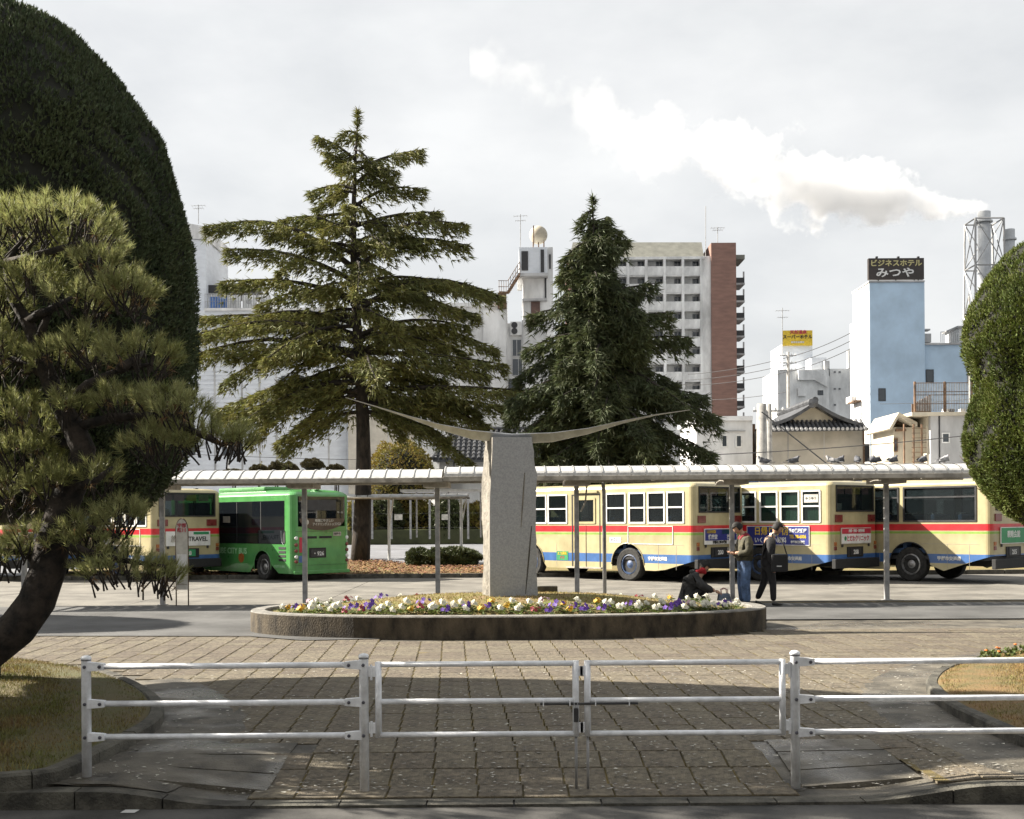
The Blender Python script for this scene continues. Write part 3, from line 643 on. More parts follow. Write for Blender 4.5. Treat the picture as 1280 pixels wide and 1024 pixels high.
# ---------------------------------------------------------------- buses
def bus_shell(Lb, W, zl, bands, holes, arches, roof, rc, skirt=None, lowcut=None):
    """one skin round the bus: left side y=0, rear x=0, right side y=-W; windows are real openings"""
    def brk(a, b, extra): return sorted(set([a, b] + [round(e, 4) for e in extra if a < e < b]))
    ax = [h for (sd, p0, p1, z0, z1) in holes if sd == 'L' for h in (p0, p1)] + [h for (sd, p0, p1, z0, z1) in holes if sd == 'R' for h in (p0, p1)]
    for (xc, r_) in arches: ax += [xc + r_ * math.sin(t) for t in np.linspace(-math.pi / 2, math.pi / 2, 15)]
    ax += list(np.linspace(rc, Lb - rc, 14)); sx = brk(rc, Lb - rc, ax)
    ry = brk(rc, W - rc, [h for (sd, p0, p1, z0, z1) in holes if sd == 'B' for h in (p0, p1)] + list(np.linspace(rc, W - rc, 6)))
    fy = brk(rc, W - rc, [h for (sd, p0, p1, z0, z1) in holes if sd == 'F' for h in (p0, p1)])
    per = [('L', x, x, 0.0) for x in reversed(sx)]
    arc = lambda cx, cy, a0: [('C', 0, cx + rc * math.cos(a0 + t), cy + rc * math.sin(a0 + t)) for t in np.linspace(0, math.pi / 2, 6)[1:-1]]
    per += arc(rc, -rc, math.pi / 2)
    per += [('B', y, 0.0, -y) for y in ry] + arc(rc, -W + rc, math.pi)
    per += [('R', x, x, -W) for x in sx] + arc(Lb - rc, -W + rc, 1.5 * math.pi)
    per += [('F', y, Lb, -y) for y in reversed(fy)] + arc(Lb - rc, -rc, 0)
    zs = sorted(set(zl)); n = len(per); mb = MB()
    for z in zs:
        for (sd, q, x, y) in per:
            zz = z
            for (xc, r_) in arches:
                if sd in 'LR' and abs(x - xc) < r_: zz = max(zz, 0.48 + math.sqrt(max(0, r_ * r_ - (x - xc) ** 2)))
            if lowcut: zz = max(zz, lowcut(x))
            mb.v.append((x, y, zz))
    for k in range(len(zs) - 1):
        zm = (zs[k] + zs[k + 1]) / 2; mi = 0
        for (b0, b1, m_) in bands:
            if b0 <= zm <= b1: mi = m_
        for i in range(n):
            j = (i + 1) % n; a, b = per[i], per[j]; skip = False
            if a[0] == b[0] and a[0] != 'C':
                qm = (a[1] + b[1]) / 2
                skip = any(sd == a[0] and p0 < qm < p1 and z0 < zm < z1 for (sd, p0, p1, z0, z1) in holes)
            if skip: continue
            mb.f.append((k * n + i, k * n + j, (k + 1) * n + j, (k + 1) * n + i)); mb.m.append(mi)
    base = (len(zs) - 1) * n
    for d, z in roof:
        o = len(mb.v); cx, cy = Lb / 2, -W / 2
        for (sd, q, x, y) in per: mb.v.append((cx + (x - cx) * (1 - d / (Lb / 2)), cy + (y - cy) * (1 - d / (W / 2)), z))
        for i in range(n): j = (i + 1) % n; mb.f.append((base + i, base + j, o + j, o + i)); mb.m.append(0)
        base = o
    mb.f.append(tuple(range(base, base + n))); mb.m.append(0)
    return mb
def on_side(sd, q, z, Lb, W, off=0.0):
    return {'L': (q, off, z), 'R': (q, -W - off, z), 'B': (-off, -q, z), 'F': (Lb + off, -q, z)}[sd]
ROT = {'L': (math.pi / 2, 0, math.pi), 'B': (math.pi / 2, 0, -math.pi / 2)}
def plate(sd, q0, q1, z0, z1, off, th, Lb, W):
    mb = MB()
    if sd in 'LR':
        y = off if sd == 'L' else -W - off; mb.span((q0, y - th / 2, z0), (q1, y + th / 2, z1))
    else:
        x = -off if sd == 'B' else Lb + off; mb.span((x - th / 2, -q1, z0), (x + th / 2, -q0, z1))
    return mb
def window(par, sd, q0, q1, z0, z1, Lb, W, framem, paneM, mid=None, fr=0.035, curtain=None):
    mb = MB()
    for (a, b, c, d) in ((q0, q1, z0 - fr * .3, z0 + fr), (q0, q1, z1 - fr, z1 + fr * .3), (q0 - fr * .3, q0 + fr, z0, z1), (q1 - fr, q1 + fr * .3, z0, z1)) + (((q0, q1, mid - fr * .6, mid + fr * .6),) if mid else ()):
        e = plate(sd, a, b, c, d, 0.004 + random.uniform(0, .003), 0.03, Lb, W); mb.add(e.v, e.f)
    o = mb.build('window', framem, par)
    plate(sd, q0 + .01, q1 - .01, z0 + .01, z1 - .01, -0.012, 0.006, Lb, W).build('pane', paneM, o)
    if curtain: plate(sd, q0, q1, z0, z1, -0.06, 0.01, Lb, W).build('curtain', curtain, o)
    return o
def wheel(par, x, y, r_, hubm, deep=True):
    w = obj('wheel', None, par, (x, y, r_))
    prof = [(r_ * .60, -.13), (r_ * .9, -.14), (r_ * .985, -.11), (r_, -.06), (r_, .06), (r_ * .985, .10), (r_ * .9, .13), (r_ * .63, .12), (r_ * .60, .06)]
    MB().lathe([(a, -b) for a, b in prof], 28, axis='Y').build('tyre', 'tire', w, smooth=False)
    MB().lathe([(r_ * .61, 0.06), (r_ * .61, -.10), (r_ * .54, -.112), (r_ * .5, -.03), (r_ * .28, .02), (r_ * .24, -.06), (r_ * .10, -.085), (0.004, -.088)][::1], 20, axis='Y').build('rim', hubm, w)
    for k in range(8):
        a = k * math.pi / 4; MB().lathe([(.016, 0), (.016, -.03)], 6, (r_ * .36 * math.cos(a), 0.0, r_ * .36 * math.sin(a)), axis='Y').build('wheel_nut', 'dark', w)
    return w
def bus_root(px, py, phi, label, group=None, gz=0.026):
    g = G(px, py, gz); b = thing('bus', label, 'bus', (g.x, g.y, gz), math.pi - R(phi), group); return b
def seats(b, xs_, W, z0=0.75, z1=1.75, lx=0.12):
    for x in xs_:
        for y in (-0.55, -W + 0.55):
            s_ = MB().box((x, y, (z0 + z1) / 2), (lx, 0.85, z1 - z0)).box((x + .25, y, z0 + .1), (.5, .85, .14)).build('seat', 'seat', b, bevel=0.03)
            MB().tube([(x + .03, y + .30, z1 - .12), (x + .03, y + .36, z1 + .03), (x + .03, y + .1, z1 + .04)], 0.014, 6).build('grab_handle', 'white', s_)
CREAM = ['cream', 'red', 'lime', 'blue']
BANDS = [(1.41, 1.59, 1), (1.325, 1.385, 2), (0.53, 0.78, 3)]
ZL = [0.32, 0.4, 0.53, 0.78, 0.95, 1.15, 1.325, 1.385, 1.41, 1.59, 1.66, 1.95, 2.1, 2.53, 2.6, 2.66]
def cream_bus(px, py, phi, label, kind, number, advert, Lb=8.1, W=2.35, ht=2.81, group=None):
    b = bus_root(px, py, phi, label, group)
    if kind == 'old':
        wl = [('L', .34, .93), ('L', 1.01, 1.62), ('L', 1.72, 2.31), ('L', 2.44, 3.18), ('L', 4.75, 5.55), ('L', 5.62, 6.4), ('L', 6.48, 7.0)]
        holes = [(s_, a, c, 1.66, 2.53) for s_, a, c in wl] + [('R', .5 + 1.1 * k, 1.5 + 1.1 * k, 1.66, 2.53) for k in range(6)]
        holes += [('L', 3.62, 4.38, 1.66, 2.4)]; rz0 = 1.95
    else:
        wl = [('L', .42, 2.55), ('L', 2.7, 3.75), ('L', 5.0, 6.3), ('L', 6.45, 7.0)]
        holes = [(s_, a, c, 1.66, 2.6) for s_, a, c in wl] + [('R', .5 + 1.8 * k, 2.1 + 1.8 * k, 1.66, 2.6) for k in range(4)] + [('L', 3.95, 4.75, 1.1, 2.4)]; rz0 = 1.95
    holes.append(('B', .22, W - .22, rz0, 2.66)); holes.append(('F', .2, W - .2, 1.2, 2.53)); holes.append(('L', 7.15, 7.85, 0.7, 2.5))
    lc = (lambda x: 0.32 + 0.30 * max(0, (1.15 - x) / 1.15)) if kind == 'old' else (lambda x: 0.32 + 0.42 * max(0, (1.35 - x) / 1.35) ** 0.9)
    zl = sorted(set(ZL + [h[3] for h in holes] + [h[4] for h in holes]))
    sh = bus_shell(Lb, W, zl, BANDS, holes, [(2.38, .60), (6.35, .60)], [(.02, 2.70), (.07, 2.75), (.18, 2.785), (.45, ht), (1.1, ht + .02)], 0.16, lowcut=lc)
    body = sh.build('body', CREAM, b)
    fm = 'white' if kind == 'old' else 'dark'
    for (sd, a, c, z0, z1) in holes:
        if sd == 'L' and a < 7.1 and not (kind == 'old' and 3.5 < a < 4.4) and not (kind != 'old' and 3.9 < a < 4.8):
            cur = 'curtain' if (kind == 'old' and number == '208' and 0.3 < a < 2.2) else None
            window(b, sd, a, c, z0, z1, Lb, W, fm, 'bglass', mid=(2.10 if kind == 'old' else 2.32), curtain=cur)
        elif sd in 'RF': window(b, sd, a, c, z0, z1, Lb, W, 'dark', 'bglass')
    rw = window(b, 'B', .22, W - .22, rz0, 2.66, Lb, W, 'black', 'bglass', fr=0.03)
    # doors
    if kind == 'old':
        d = MB()
        for (a, c, e, f_) in ((3.42, 3.45, .38, 2.5), (4.52, 4.56, .38, 2.5), (3.98, 3.995, .38, 1.6), (3.42, 4.56, 2.49, 2.52)): q = plate('L', a, c, e, f_, 0.003, 0.012, Lb, W); d.add(q.v, q.f)
        dd = d.build('door', 'dark', b); window(dd, 'L', 3.62, 4.38, 1.66, 2.4, Lb, W, 'cream', 'bglass', fr=.05)
        plate('L', 3.5, 4.45, 2.56, 2.62, .03, .06, Lb, W).build('rain_hood', 'cream', b)
        plate('L', 3.3, 4.7, .33, .37, .06, .12, Lb, W).build('step', 'gutter', b)
    else:
        dd = plate('L', 3.88, 4.82, .4, 2.5, .004, .01, Lb, W); window(b, 'L', 3.95, 4.75, 1.1, 2.4, Lb, W, 'dark', 'bglass', mid=1.75)
    window(b, 'L', 7.15, 7.85, .7, 2.5, Lb, W, 'dark', 'bglass', mid=1.5)
    # seams and service flaps
    for x in (.62, 1.25, 3.3, 5.2, 6.1): plate('L', x - .004, x + .004, .36, 1.05, 0.001, 0.006, Lb, W).build('seam', 'gutter', b)
    plate('L', .35, 2.0, 1.046, 1.054, 0.001, 0.006, Lb, W).build('seam', 'gutter', b)
    # painted arch lips
    for xc in (2.38, 6.35):
        MB().tube([(xc + .61 * math.cos(t), 0.005, .48 + .61 * math.sin(t)) for t in np.linspace(0.0, math.pi, 15)], 0.016, 6).build('arch_lip', 'cream' if kind == 'old' else 'dark', b, smooth=True)
        for s_ in (0, 1):
            w = wheel(b, xc, -.17 if s_ == 0 else -W + .17, .48, 'hub' if kind == 'old' else 'hubgrey')
            if s_: w.rotation_euler.z = math.pi
            MB().prism_y([(xc + .60 * math.cos(t), .48 + .60 * math.sin(t)) for t in np.linspace(0, math.pi, 13)], -.42 if s_ == 0 else -W + .40, -.40 if s_ == 0 else -W + .42).build('wheel_well', 'black', b)
    # rear: engine flap, bumper, lamps, plate, advert board
    for a in (.16, W - .52): plate('B', a, a + .34, 1.66, 1.86, .01, .05, Lb, W).build('tail_lamp', 'lampred', b, bevel=0.008)
    for a in (.12, W - .2):
        for z in (1.12, 1.0): plate('B', a, a + .09, z - .1, z, .01, .04, Lb, W).build('signal_lamp', 'amber' if z > 1.1 else 'lampred', b)
    plate('B', .05, W - .05, .40, .66, .03, .12, Lb, W).build('bumper', 'black', b, bevel=0.02)
    plate('B', .75, 1.55, .70, .98, .012, .03, Lb, W).build('plate_recess', 'black', b)
    lpz = plate('B', .88, 1.42, .74, .95, .034, .012, Lb, W).build('licence_plate', 'signgreen' if number == '928' else 'dark', b)
    text('plate_number', number, .17, 'white', lpz, on_side('B', 1.15, .83, Lb, W, .044), ROT['B'], bold=.004)
    if advert:
        ad = plate('B', .42, W - .42, 1.06, 1.50, .03, .03, Lb, W).build('advert_board', advert[0][0], b)
        for (a, c, z0, z1, m_) in advert[1]: plate('B', a, c, z0, z1, .048, .006, Lb, W).build('advert_panel', m_, ad)
        for (s_, q, z, size, m_, wd) in advert[2]: text('advert_lettering', s_, size, m_, ad, on_side('B', q, z, Lb, W, .054), ROT['B'], width=wd, bold=.003)
        for q in (.5, W - .5): plate('B', q - .03, q + .03, .98, 1.06, .02, .03, Lb, W).build('advert_hanger', 'dark', ad)
    # lettering on the side, operator's name in the blue band, advert frame
    text('operator_name', '宇部市交通局', .115, 'white', b, on_side('L', 1.28 if kind == 'old' else 1.2, .655, Lb, W, .004), ROT['L'], bold=.004)
    if kind == 'old' and number != '208':
        for (a, c, z0, z1) in ((.72, 2.36, 1.06, 1.08), (.72, 2.36, 1.56, 1.58), (.72, .74, 1.06, 1.58), (2.34, 2.36, 1.06, 1.58)): plate('L', a, c, z0, z1, .006, .014, Lb, W).build('advert_frame', 'white', b)
        en = plate('L', 2.62, 3.06, 1.10, 1.26, .004, .006, Lb, W).build('entrance_sign', 'white', b)
        text('entrance_lettering', '入口', .13, 'navy', en, on_side('L', 2.9, 1.18, Lb, W, .009), ROT['L'])
        st = plate('L', 4.72, 5.2, .55, .82, .004, .006, Lb, W).build('sticker', 'signgreen', b)
        for (z, m_, s_) in ((.75, 'yellow', 'エコ運転'), (.63, 'signred', 'バス')): text('sticker_lettering', s_, .10, m_, st, on_side('L', 4.96, z, Lb, W, .009), ROT['L'], bold=.003)
    if number == '208':
        ad = plate('L', .68, 2.75, 1.02, 1.56, .012, .02, Lb, W).build('side_advert', 'white', b)
        plate('L', .70, 2.73, 1.04, 1.54, .02, .012, Lb, W).build('advert_panel', 'navy', ad)
        for (s_, q, z, size, m_, wd) in (('日帰り手術', 1.92, 1.40, .25, 'yellow', .92), ('いくめがい眼科', 1.95, 1.15, .17, 'white', .9), ('目の健康講座', 1.05, 1.42, .12, 'white', .8), ('TEL 38-6006', 1.05, 1.26, .13, 'yellow', .8), ('宇部市眼科診療', 1.05, 1.11, .08, 'white', .8)):
            text('advert_lettering', s_, size, m_, ad, on_side('L', q, z, Lb, W, .029), ROT['L'], width=wd, bold=.004)
        nt_ = plate('L', .42, .86, 2.2, 2.42, -.005, .004, Lb, W).build('window_notice', 'paper', b)
        text('notice_lettering', 'ゆうゆう', .09, 'dark', nt_, on_side('L', .64, 2.31, Lb, W, .0), ROT['L'])
    # inside: floor, engine bench, seats, posters in the rear window
    MB().span((.1, -W + .08, .62), (Lb - .1, -.08, .72)).build('cabin_floor', 'dark', b)
    MB().span((.1, -W + .1, .45), (Lb - .15, -.45, .6)).build('chassis', 'black', b)
    seats(b, [.95, 1.75, 2.6, 3.1, 5.4, 6.3], W, z1=1.85)
    plate('B', .3, W - .3, .9, 1.9, -.25, .1, Lb, W).build('rear_bench', 'seat', b)
    if kind == 'old':
        for k in range(4): plate('B', .32 + k * .42, .66 + k * .42, 2.42, 2.61, -.03, .004, Lb, W).build('window_poster', 'pinkpaper' if k != 2 else 'yellow', rw)
        plate('B', .30, .55, 1.99, 2.17, -.03, .004, Lb, W).build('window_poster', 'paper', rw)
    else:
        plate('B', .45, .95, 2.0, 2.55, -.03, .004, Lb, W).build('window_poster', 'paper', rw); plate('B', .28, .44, 2.0, 2.2, -.03, .004, Lb, W).build('window_poster', 'blue', rw)
        MB().span((2.0, -W + .5, ht), (4.2, -.5, ht + .16)).build('roof_unit', 'cream', b, bevel=0.05)
    MB().box((.35, -W / 2 - .5, ht - .02), (.12, .1, .06)).build('roof_lamp', 'dark', b)
    return b
AD_A = (('white',), [(.44, 1.9, 1.17, 1.48, 'navy'), (.50, .92, 1.37, 1.46, 'yellow'), (1.2, 1.9, 1.35, 1.48, 'signgreen')], [('健康堂', .78, 1.26, .14, 'white', 1.0), ('薬', 1.5, 1.25, .14, 'white', 1.0), ('宇部市上町の薬店', 1.1, 1.115, .09, 'dark', .9)])
AD_B = (('paper',), [(.44, 1.91, 1.34, 1.48, 'signred'), (.44, 1.91, 1.08, 1.33, 'white')], [('内科・外科・胃腸内科', 1.17, 1.41, .09, 'white', .9), ('とだわクリニック', 1.24, 1.2, .17, 'signred', .85), ('●', .6, 1.2, .16, 'signgreen', .8)])
AD_L = (('white',), [(1.35, 1.88, 1.40, 1.48, 'signgreen')], [('TRAVEL', 1.5, 1.26, .19, 'dark', 1.0), ('旅', .68, 1.26, .22, 'gutter', 1.0)])
AD_C = (('white',), [(.44, 1.91, 1.08, 1.48, 'signgreen')], [('親睦会館', 1.1, 1.3, .2, 'white', .9)])
cream_bus(868, 730, 46, 'cream bus with an empty white advert frame on its side, behind the people', 'old', '200', AD_A)
cream_bus(1040, 730, 47, 'cream bus with green curtains and a navy eye clinic advert on its side', 'old', '208', AD_B)
cream_bus(1240, 731, 49, 'cream bus with one wide dark framed rear side window, beside the clipped conifer', 'new', '215', AD_C)
cream_bus(191, 728, 44, 'cream bus with a white travel poster on its rear, parked beside the green bus', 'old', '928', AD_L)
cream_bus(5, 728, 44, 'cream bus mostly hidden behind the leaning pine', 'old', '931', AD_A)

# green community bus
def green_bus():
    Lb, W, ht = 7.0, 2.15, 2.74
    b = bus_root(366, 727, 44, 'bright green small community bus with black windows, rear towards the plaza')
    holes = [('L', .42, 4.3, 1.12, 2.38), ('L', 4.5, 6.6, 1.12, 2.38), ('R', .6, 6.4, 1.3, 2.38), ('B', .20, W - .20, 1.62, 2.52), ('F', .2, W - .2, 1.0, 2.5)]
    zl = sorted({.22, .3, .45, .8, 1.12, 1.3, 1.35, 1.62, 1.9, 2.2, 2.38, 2.45, 2.52, 2.56, 1.0, 2.5})
    bus_shell(Lb, W, zl, [], holes, [(1.55, .44), (5.6, .44)], [(.03, 2.60), (.10, 2.66), (.25, 2.71), (.5, ht)], 0.2).build('body', ['green'], b, smooth=False)
    for (sd, a, c, z0, z1) in holes:
        if sd == 'B': continue
        o = plate(sd, a - .02, c + .02, z0 - .02, z1 + .02, .002, .016, Lb, W).build('window', 'dglass', b, bevel=0.006)
        if sd == 'L' and a < 1:
            for x in (1.6, 2.9): plate(sd, x, x + .03, z0, z1, .012, .004, Lb, W).build('mullion', 'black', o)
            plate(sd, 3.3, 3.7, 1.75, 1.95, .012, .003, Lb, W).build('window_notice', 'gutter', o)
            MB().tube([(.44, .014, 1.08), (.52, .014, 1.16), (.55, .014, 1.3), (.56, .014, 1.5)], .008, 6).build('window_trim', 'steel', o)
    # rear window with its rounded foot
    zc = 1.62; pts = [(-.22, 2.52), (-(W - .22), 2.52)] + [(-(W / 2 + (W / 2 - .22) * math.cos(t) ** 1), 1.86 - .36 * math.sin(t)) for t in np.linspace(0, math.pi, 13)]
    mb = MB(); n = len(pts); mb.add([(-.004, y, z) for y, z in pts] + [(-.02, y, z) for y, z in pts], [tuple(range(n)), tuple(range(n, 2 * n))[::-1]] + [(i, n + i, n + (i + 1) % n, (i + 1) % n) for i in range(n)])
    rw = mb.build('rear_window', 'dglass', b)
    pts2 = [(y * .99 - .01, z) for y, z in pts if z < 1.9]; n = len(pts2)
    mb = MB().add([(-.023, y, min(z, 1.86)) for y, z in pts2], [tuple(range(n))]); M['brown'] = mat('brown_film', (0.09, 0.06, 0.035), 0.4, .2, 4); mb.build('idling_notice', 'brown', rw)
    text('notice_lettering', '地球にやさしい', .10, 'paper', rw, on_side('B', 1.15, 1.79, Lb, W, .026), ROT['B'], bold=.002)
    text('notice_lettering', 'アイドリングストップバス', .105, 'paper', rw, on_side('B', 1.25, 1.68, Lb, W, .026), ROT['B'], width=.85, bold=.002)
    MB().lathe([(.08, 0), (.08, .004)], 14, (-.024, -.5, 1.75), axis='X').build('notice_emblem', 'paper', rw)
    plate('B', .35, W - .55, 2.1, 2.42, .024, .004, Lb, W).build('destination_display', 'dark', rw)
    text('display_lettering', '特・福', .07, 'paper', rw, on_side('B', 1.75, 2.04, Lb, W, .026), ROT['B'])
    for q0 in (.42, .98): plate('B', q0, q0 + .46, 1.26, 1.33, .004, .012, Lb, W).build('rear_grille', 'black', b)
    for q in (.13, W - .13):
        for z, m_ in ((1.28, 'white'), (1.08, 'lampred'), (.90, 'lampred'), (.72, 'white'), (.58, 'lampred')): MB().lathe([(.055, .01), (.055, -.014), (.03, -.022)], 12, (-.004, -q, z), axis='X').build('tail_lamp', m_, b)
    plate('B', .60, 1.22, .68, .98, .004, .02, Lb, W).build('plate_recess', 'black', b)
    lpz = plate('B', .66, 1.16, .70, .93, .018, .01, Lb, W).build('licence_plate', 'dark', b)
    text('plate_number', '・926', .17, 'white', lpz, on_side('B', .92, .80, Lb, W, .026), ROT['B'], bold=.003)
    tg = plate('B', 1.5, 1.8, 1.33, 1.45, .004, .006, Lb, W).build('rear_notice', 'gutter', b); text('notice_lettering', '乗降中', .08, 'dark', tg, on_side('B', 1.65, 1.39, Lb, W, .009), ROT['B'])
    st = plate('B', .24, .34, .85, 1.3, .004, .008, Lb, W).build('rear_reflector', 'signred', b)
    plate('B', .22, .34, .55, .75, .004, .006, Lb, W).build('wheelchair_sticker', 'blue', b)
    for z in (.98, .86, .74, .62): plate('L', .34, .70, z - .035, z + .035, .003, .012, Lb, W).build('vent_slot', 'black', b, bevel=0.004)
    mb = MB().prism_y([(.36, 1.12), (.50, 1.15), (.46, 1.4), (.37, 1.5)], .0, .012); mb.build('corner_vent', 'black', b)
    for z in (.46, 1.47): plate('B', .1, W - .1, z, z + .008, .002, .006, Lb, W).build('seam', 'dark', b)
    M['palegreen'] = mat('pale_green', (0.35, 0.62, 0.36), .5, .1, 4)
    text('operator_name', 'UBE CITY BUS', .26, 'palegreen', b, on_side('L', 3.2, .86, Lb, W, .004), ROT['L'], bold=.004)
    text('operator_name', '宇部市交通局', .09, 'palegreen', b, on_side('L', .66, .42, Lb, W, .004), ROT['L'])
    em = MB().lathe([(.16, 0), (.16, .004)], 9, (2.7, .003, .66), axis='Y').build('emblem', 'amber', b); em.scale = (1, 1, 1)
    for xc in (1.55, 5.6):
        MB().tube([(xc + .45 * math.cos(t), 0.004, .45 + .45 * math.sin(t)) for t in np.linspace(-.3, math.pi + .3, 17)], .014, 6).build('arch_lip', 'green', b, smooth=True)
        for s_ in (0, 1):
            w = wheel(b, xc, -.17 if s_ == 0 else -W + .17, .40, 'hubgrey')
            if s_: w.rotation_euler.z = math.pi
            MB().prism_y([(xc + .45 * math.cos(t), .42 + .45 * math.sin(t)) for t in np.linspace(0, math.pi, 13)], -.40 if s_ == 0 else -W + .38, -.38 if s_ == 0 else -W + .40).build('wheel_well', 'black', b)
    plate('B', .04, W - .04, .2, .3, .01, .05, Lb, W).build('bumper', 'green', b, bevel=.012)
    MB().span((2.0, -W + .45, ht - .01), (4.6, -.4, ht + .12)).build('roof_unit', 'green', b, bevel=.05)
    MB().span((.1, -W + .1, .3), (Lb - .1, -.35, .5)).build('chassis', 'black', b); MB().box((.3, -W / 2, ht + .01), (.2, .16, .07)).build('roof_camera', 'green', b, bevel=.02)
    MB().span((6.9, .02, 1.7), (7.05, .2, 2.1)).build('mirror', 'black', b, bevel=.02)
    return b
green_bus()

# bus stop sign
g = G(228, 757, 0.03); bs = thing('bus_stop_sign', 'narrow timetable board with a rounded top and brown frame by the canopy post', 'sign', (g.x, g.y, 0.03))
w, h0, h1 = 0.26, 0.34, 1.86
for s_ in (-1, 1): MB().tube([(s_ * w / 2, 0, 0), (s_ * w / 2, 0, h1 - .26)] + ([(s_ * w / 2 * math.cos(t), 0, h1 - .26 + .26 * math.sin(t)) for t in np.linspace(.2, math.pi / 2, 6)]), .014, 8).build('frame_tube', 'frame_brown' if False else 'amberframe' if False else 'gutter', bs, smooth=True)
M['framebrown'] = mat('sign_frame_brown', (0.13, 0.08, 0.05), .5, .2, 8)
for ch in bs.children: ch.data.materials[0] = M['framebrown']
out = [(-w / 2, h0), (w / 2, h0)] + [(w / 2 * math.cos(t), h1 - .26 + .26 * math.sin(t)) for t in np.linspace(0, math.pi, 13)]
bd = MB().prism_y(out, -.012, .012).build('board', 'paper', bs)
text('stop_name', '宇部\n新川', .10, 'signred', bd, (0, -.015, h1 - .2), (math.pi / 2, 0, 0), bold=.002)
for k in range(3): box('timetable_sheet', (0, -.0145, .62 + k * .34), (.2, .004, .28), 'white' if k % 2 else 'paper', bd)
for z in (.45, .5): box('timetable_line', (0, -.0145, z), (.2, .003, .008), 'framebrown', bd)
# ---------------------------------------------------------------- buildings
M['siding'] = mat('pale_siding', (0.66, 0.69, 0.73), 0.6, 0.05, 0.8, stretch=(1, 1, 3)); M['whitewall'] = mat('white_wall', (0.76, 0.76, 0.75), 0.8, 0.17, 0.4, stretch=(1, 1, .4))
M['greywall'] = mat('grey_wall', (0.47, 0.47, 0.47), 0.85, 0.18, 0.5, stretch=(1, 1, .3)); M['beige'] = mat('beige_wall', (0.50, 0.465, 0.40), 0.85, 0.12, 0.6)
M['creamwall'] = mat('cream_wall', (0.52, 0.47, 0.37), 0.85, 0.12, 0.6); M['brownend'] = mat('brown_tile_wall', (0.26, 0.15, 0.12), 0.8, 0.1, 0.5, stretch=(1, 1, 4))
M['bluewall'] = mat('blue_wall', (0.46, 0.60, 0.74), 0.75, 0.08, 0.3); M['mansard'] = mat('mansard_roof', (0.22, 0.22, 0.19), 0.8, 0.1, 1.0)
M['tileroof'] = mat('tile_roof', (0.075, 0.078, 0.085), 0.5, 0.25, 2.5); M['rust'] = mat('rusty_metal', (0.20, 0.12, 0.07), 0.8, 0.3, 4.0)
M['bluetarp'] = mat('blue_tarp', (0.06, 0.16, 0.42), 0.5, 0.2, 2.0); M['pole'] = mat('concrete_pole', (0.33, 0.32, 0.30), 0.85, 0.15, 3.0); M['slatedoor'] = mat('brown_door', (0.13, 0.07, 0.055), 0.6, 0.15, 3)
M['signblack'] = mat('sign_brown_black', (0.035, 0.026, 0.022), 0.5, 0.15, 2); M['goldtext'] = mat('gold_lettering', (0.52, 0.47, 0.22), 0.5, 0.1, 3); M['chimney'] = mat('chimney_steel', (0.50, 0.52, 0.54), 0.6, 0.1, 0.3)
def prect(px0, py0, px1, py1, Y, d, name, m, parent, bevel=0.0):
    """a block whose front face covers these photo pixels at distance Y, d metres deep"""
    a, b = P(px0, py1, Y), P(px1, py0, Y); return MB().span((a.x, Y, a.z), (b.x, Y + d, b.z)).build(name, m, parent, bevel=bevel)
def pwall(px0, py0, px1, Y, d, name, m, parent):     # down to the ground
    a, b = P(px0, py0, Y), P(px1, py0, Y); return MB().span((a.x, Y, -0.1), (b.x, Y + d, (a.z + b.z) / 2)).build(name, m, parent)
def pwindow(px0, py0, px1, py1, Y, parent, fm='white', pm='rglass', mull=1, name='window', fr=0.06):
    a, b = P(px0, py1, Y), P(px1, py0, Y); mb = MB(); y0, y1 = Y - 0.05, Y + 0.03
    mb.span((a.x, y0, a.z), (b.x, y1, a.z + fr)).span((a.x, y0, b.z - fr), (b.x, y1, b.z)).span((a.x, y0 + .001, a.z + fr), (a.x + fr, y1, b.z - fr)).span((b.x - fr, y0 + .001, a.z + fr), (b.x, y1, b.z - fr))
    for k in range(mull): x = a.x + (b.x - a.x) * (k + 1) / (mull + 1); mb.span((x - fr / 3, y0 + .002, a.z + fr), (x + fr / 3, y1, b.z - fr))
    o = mb.build(name, fm, parent); MB().span((a.x + fr * .5, Y - 0.02, a.z + fr * .5), (b.x - fr * .5, Y + 0.02, b.z - fr * .5)).build('pane', pm, o); return o
def antenna(px, py0, py1, Y, label, yagi=True):
    t = thing('antenna', label, 'antenna'); a, b = P(px, py1, Y), P(px, py0, Y); k = Y / 100
    MB().tube([a, b], 0.03 * k, 6).build('mast', 'post', t)
    if yagi:
        for dz, w in ((0.06, .55), (.2, .4)):
            z = b.z - (b.z - a.z) * dz; MB().tube([(b.x - w * k, b.y, z), (b.x + w * k, b.y, z + .05)], 0.018 * k, 5).build('boom', 'post', t)
            for q in range(5): x = b.x - w * k + 2 * w * k * q / 4; MB().tube([(x, b.y - .3 * k, z), (x, b.y + .3 * k, z)], .012 * k, 4).build('element', 'post', t)
    return t
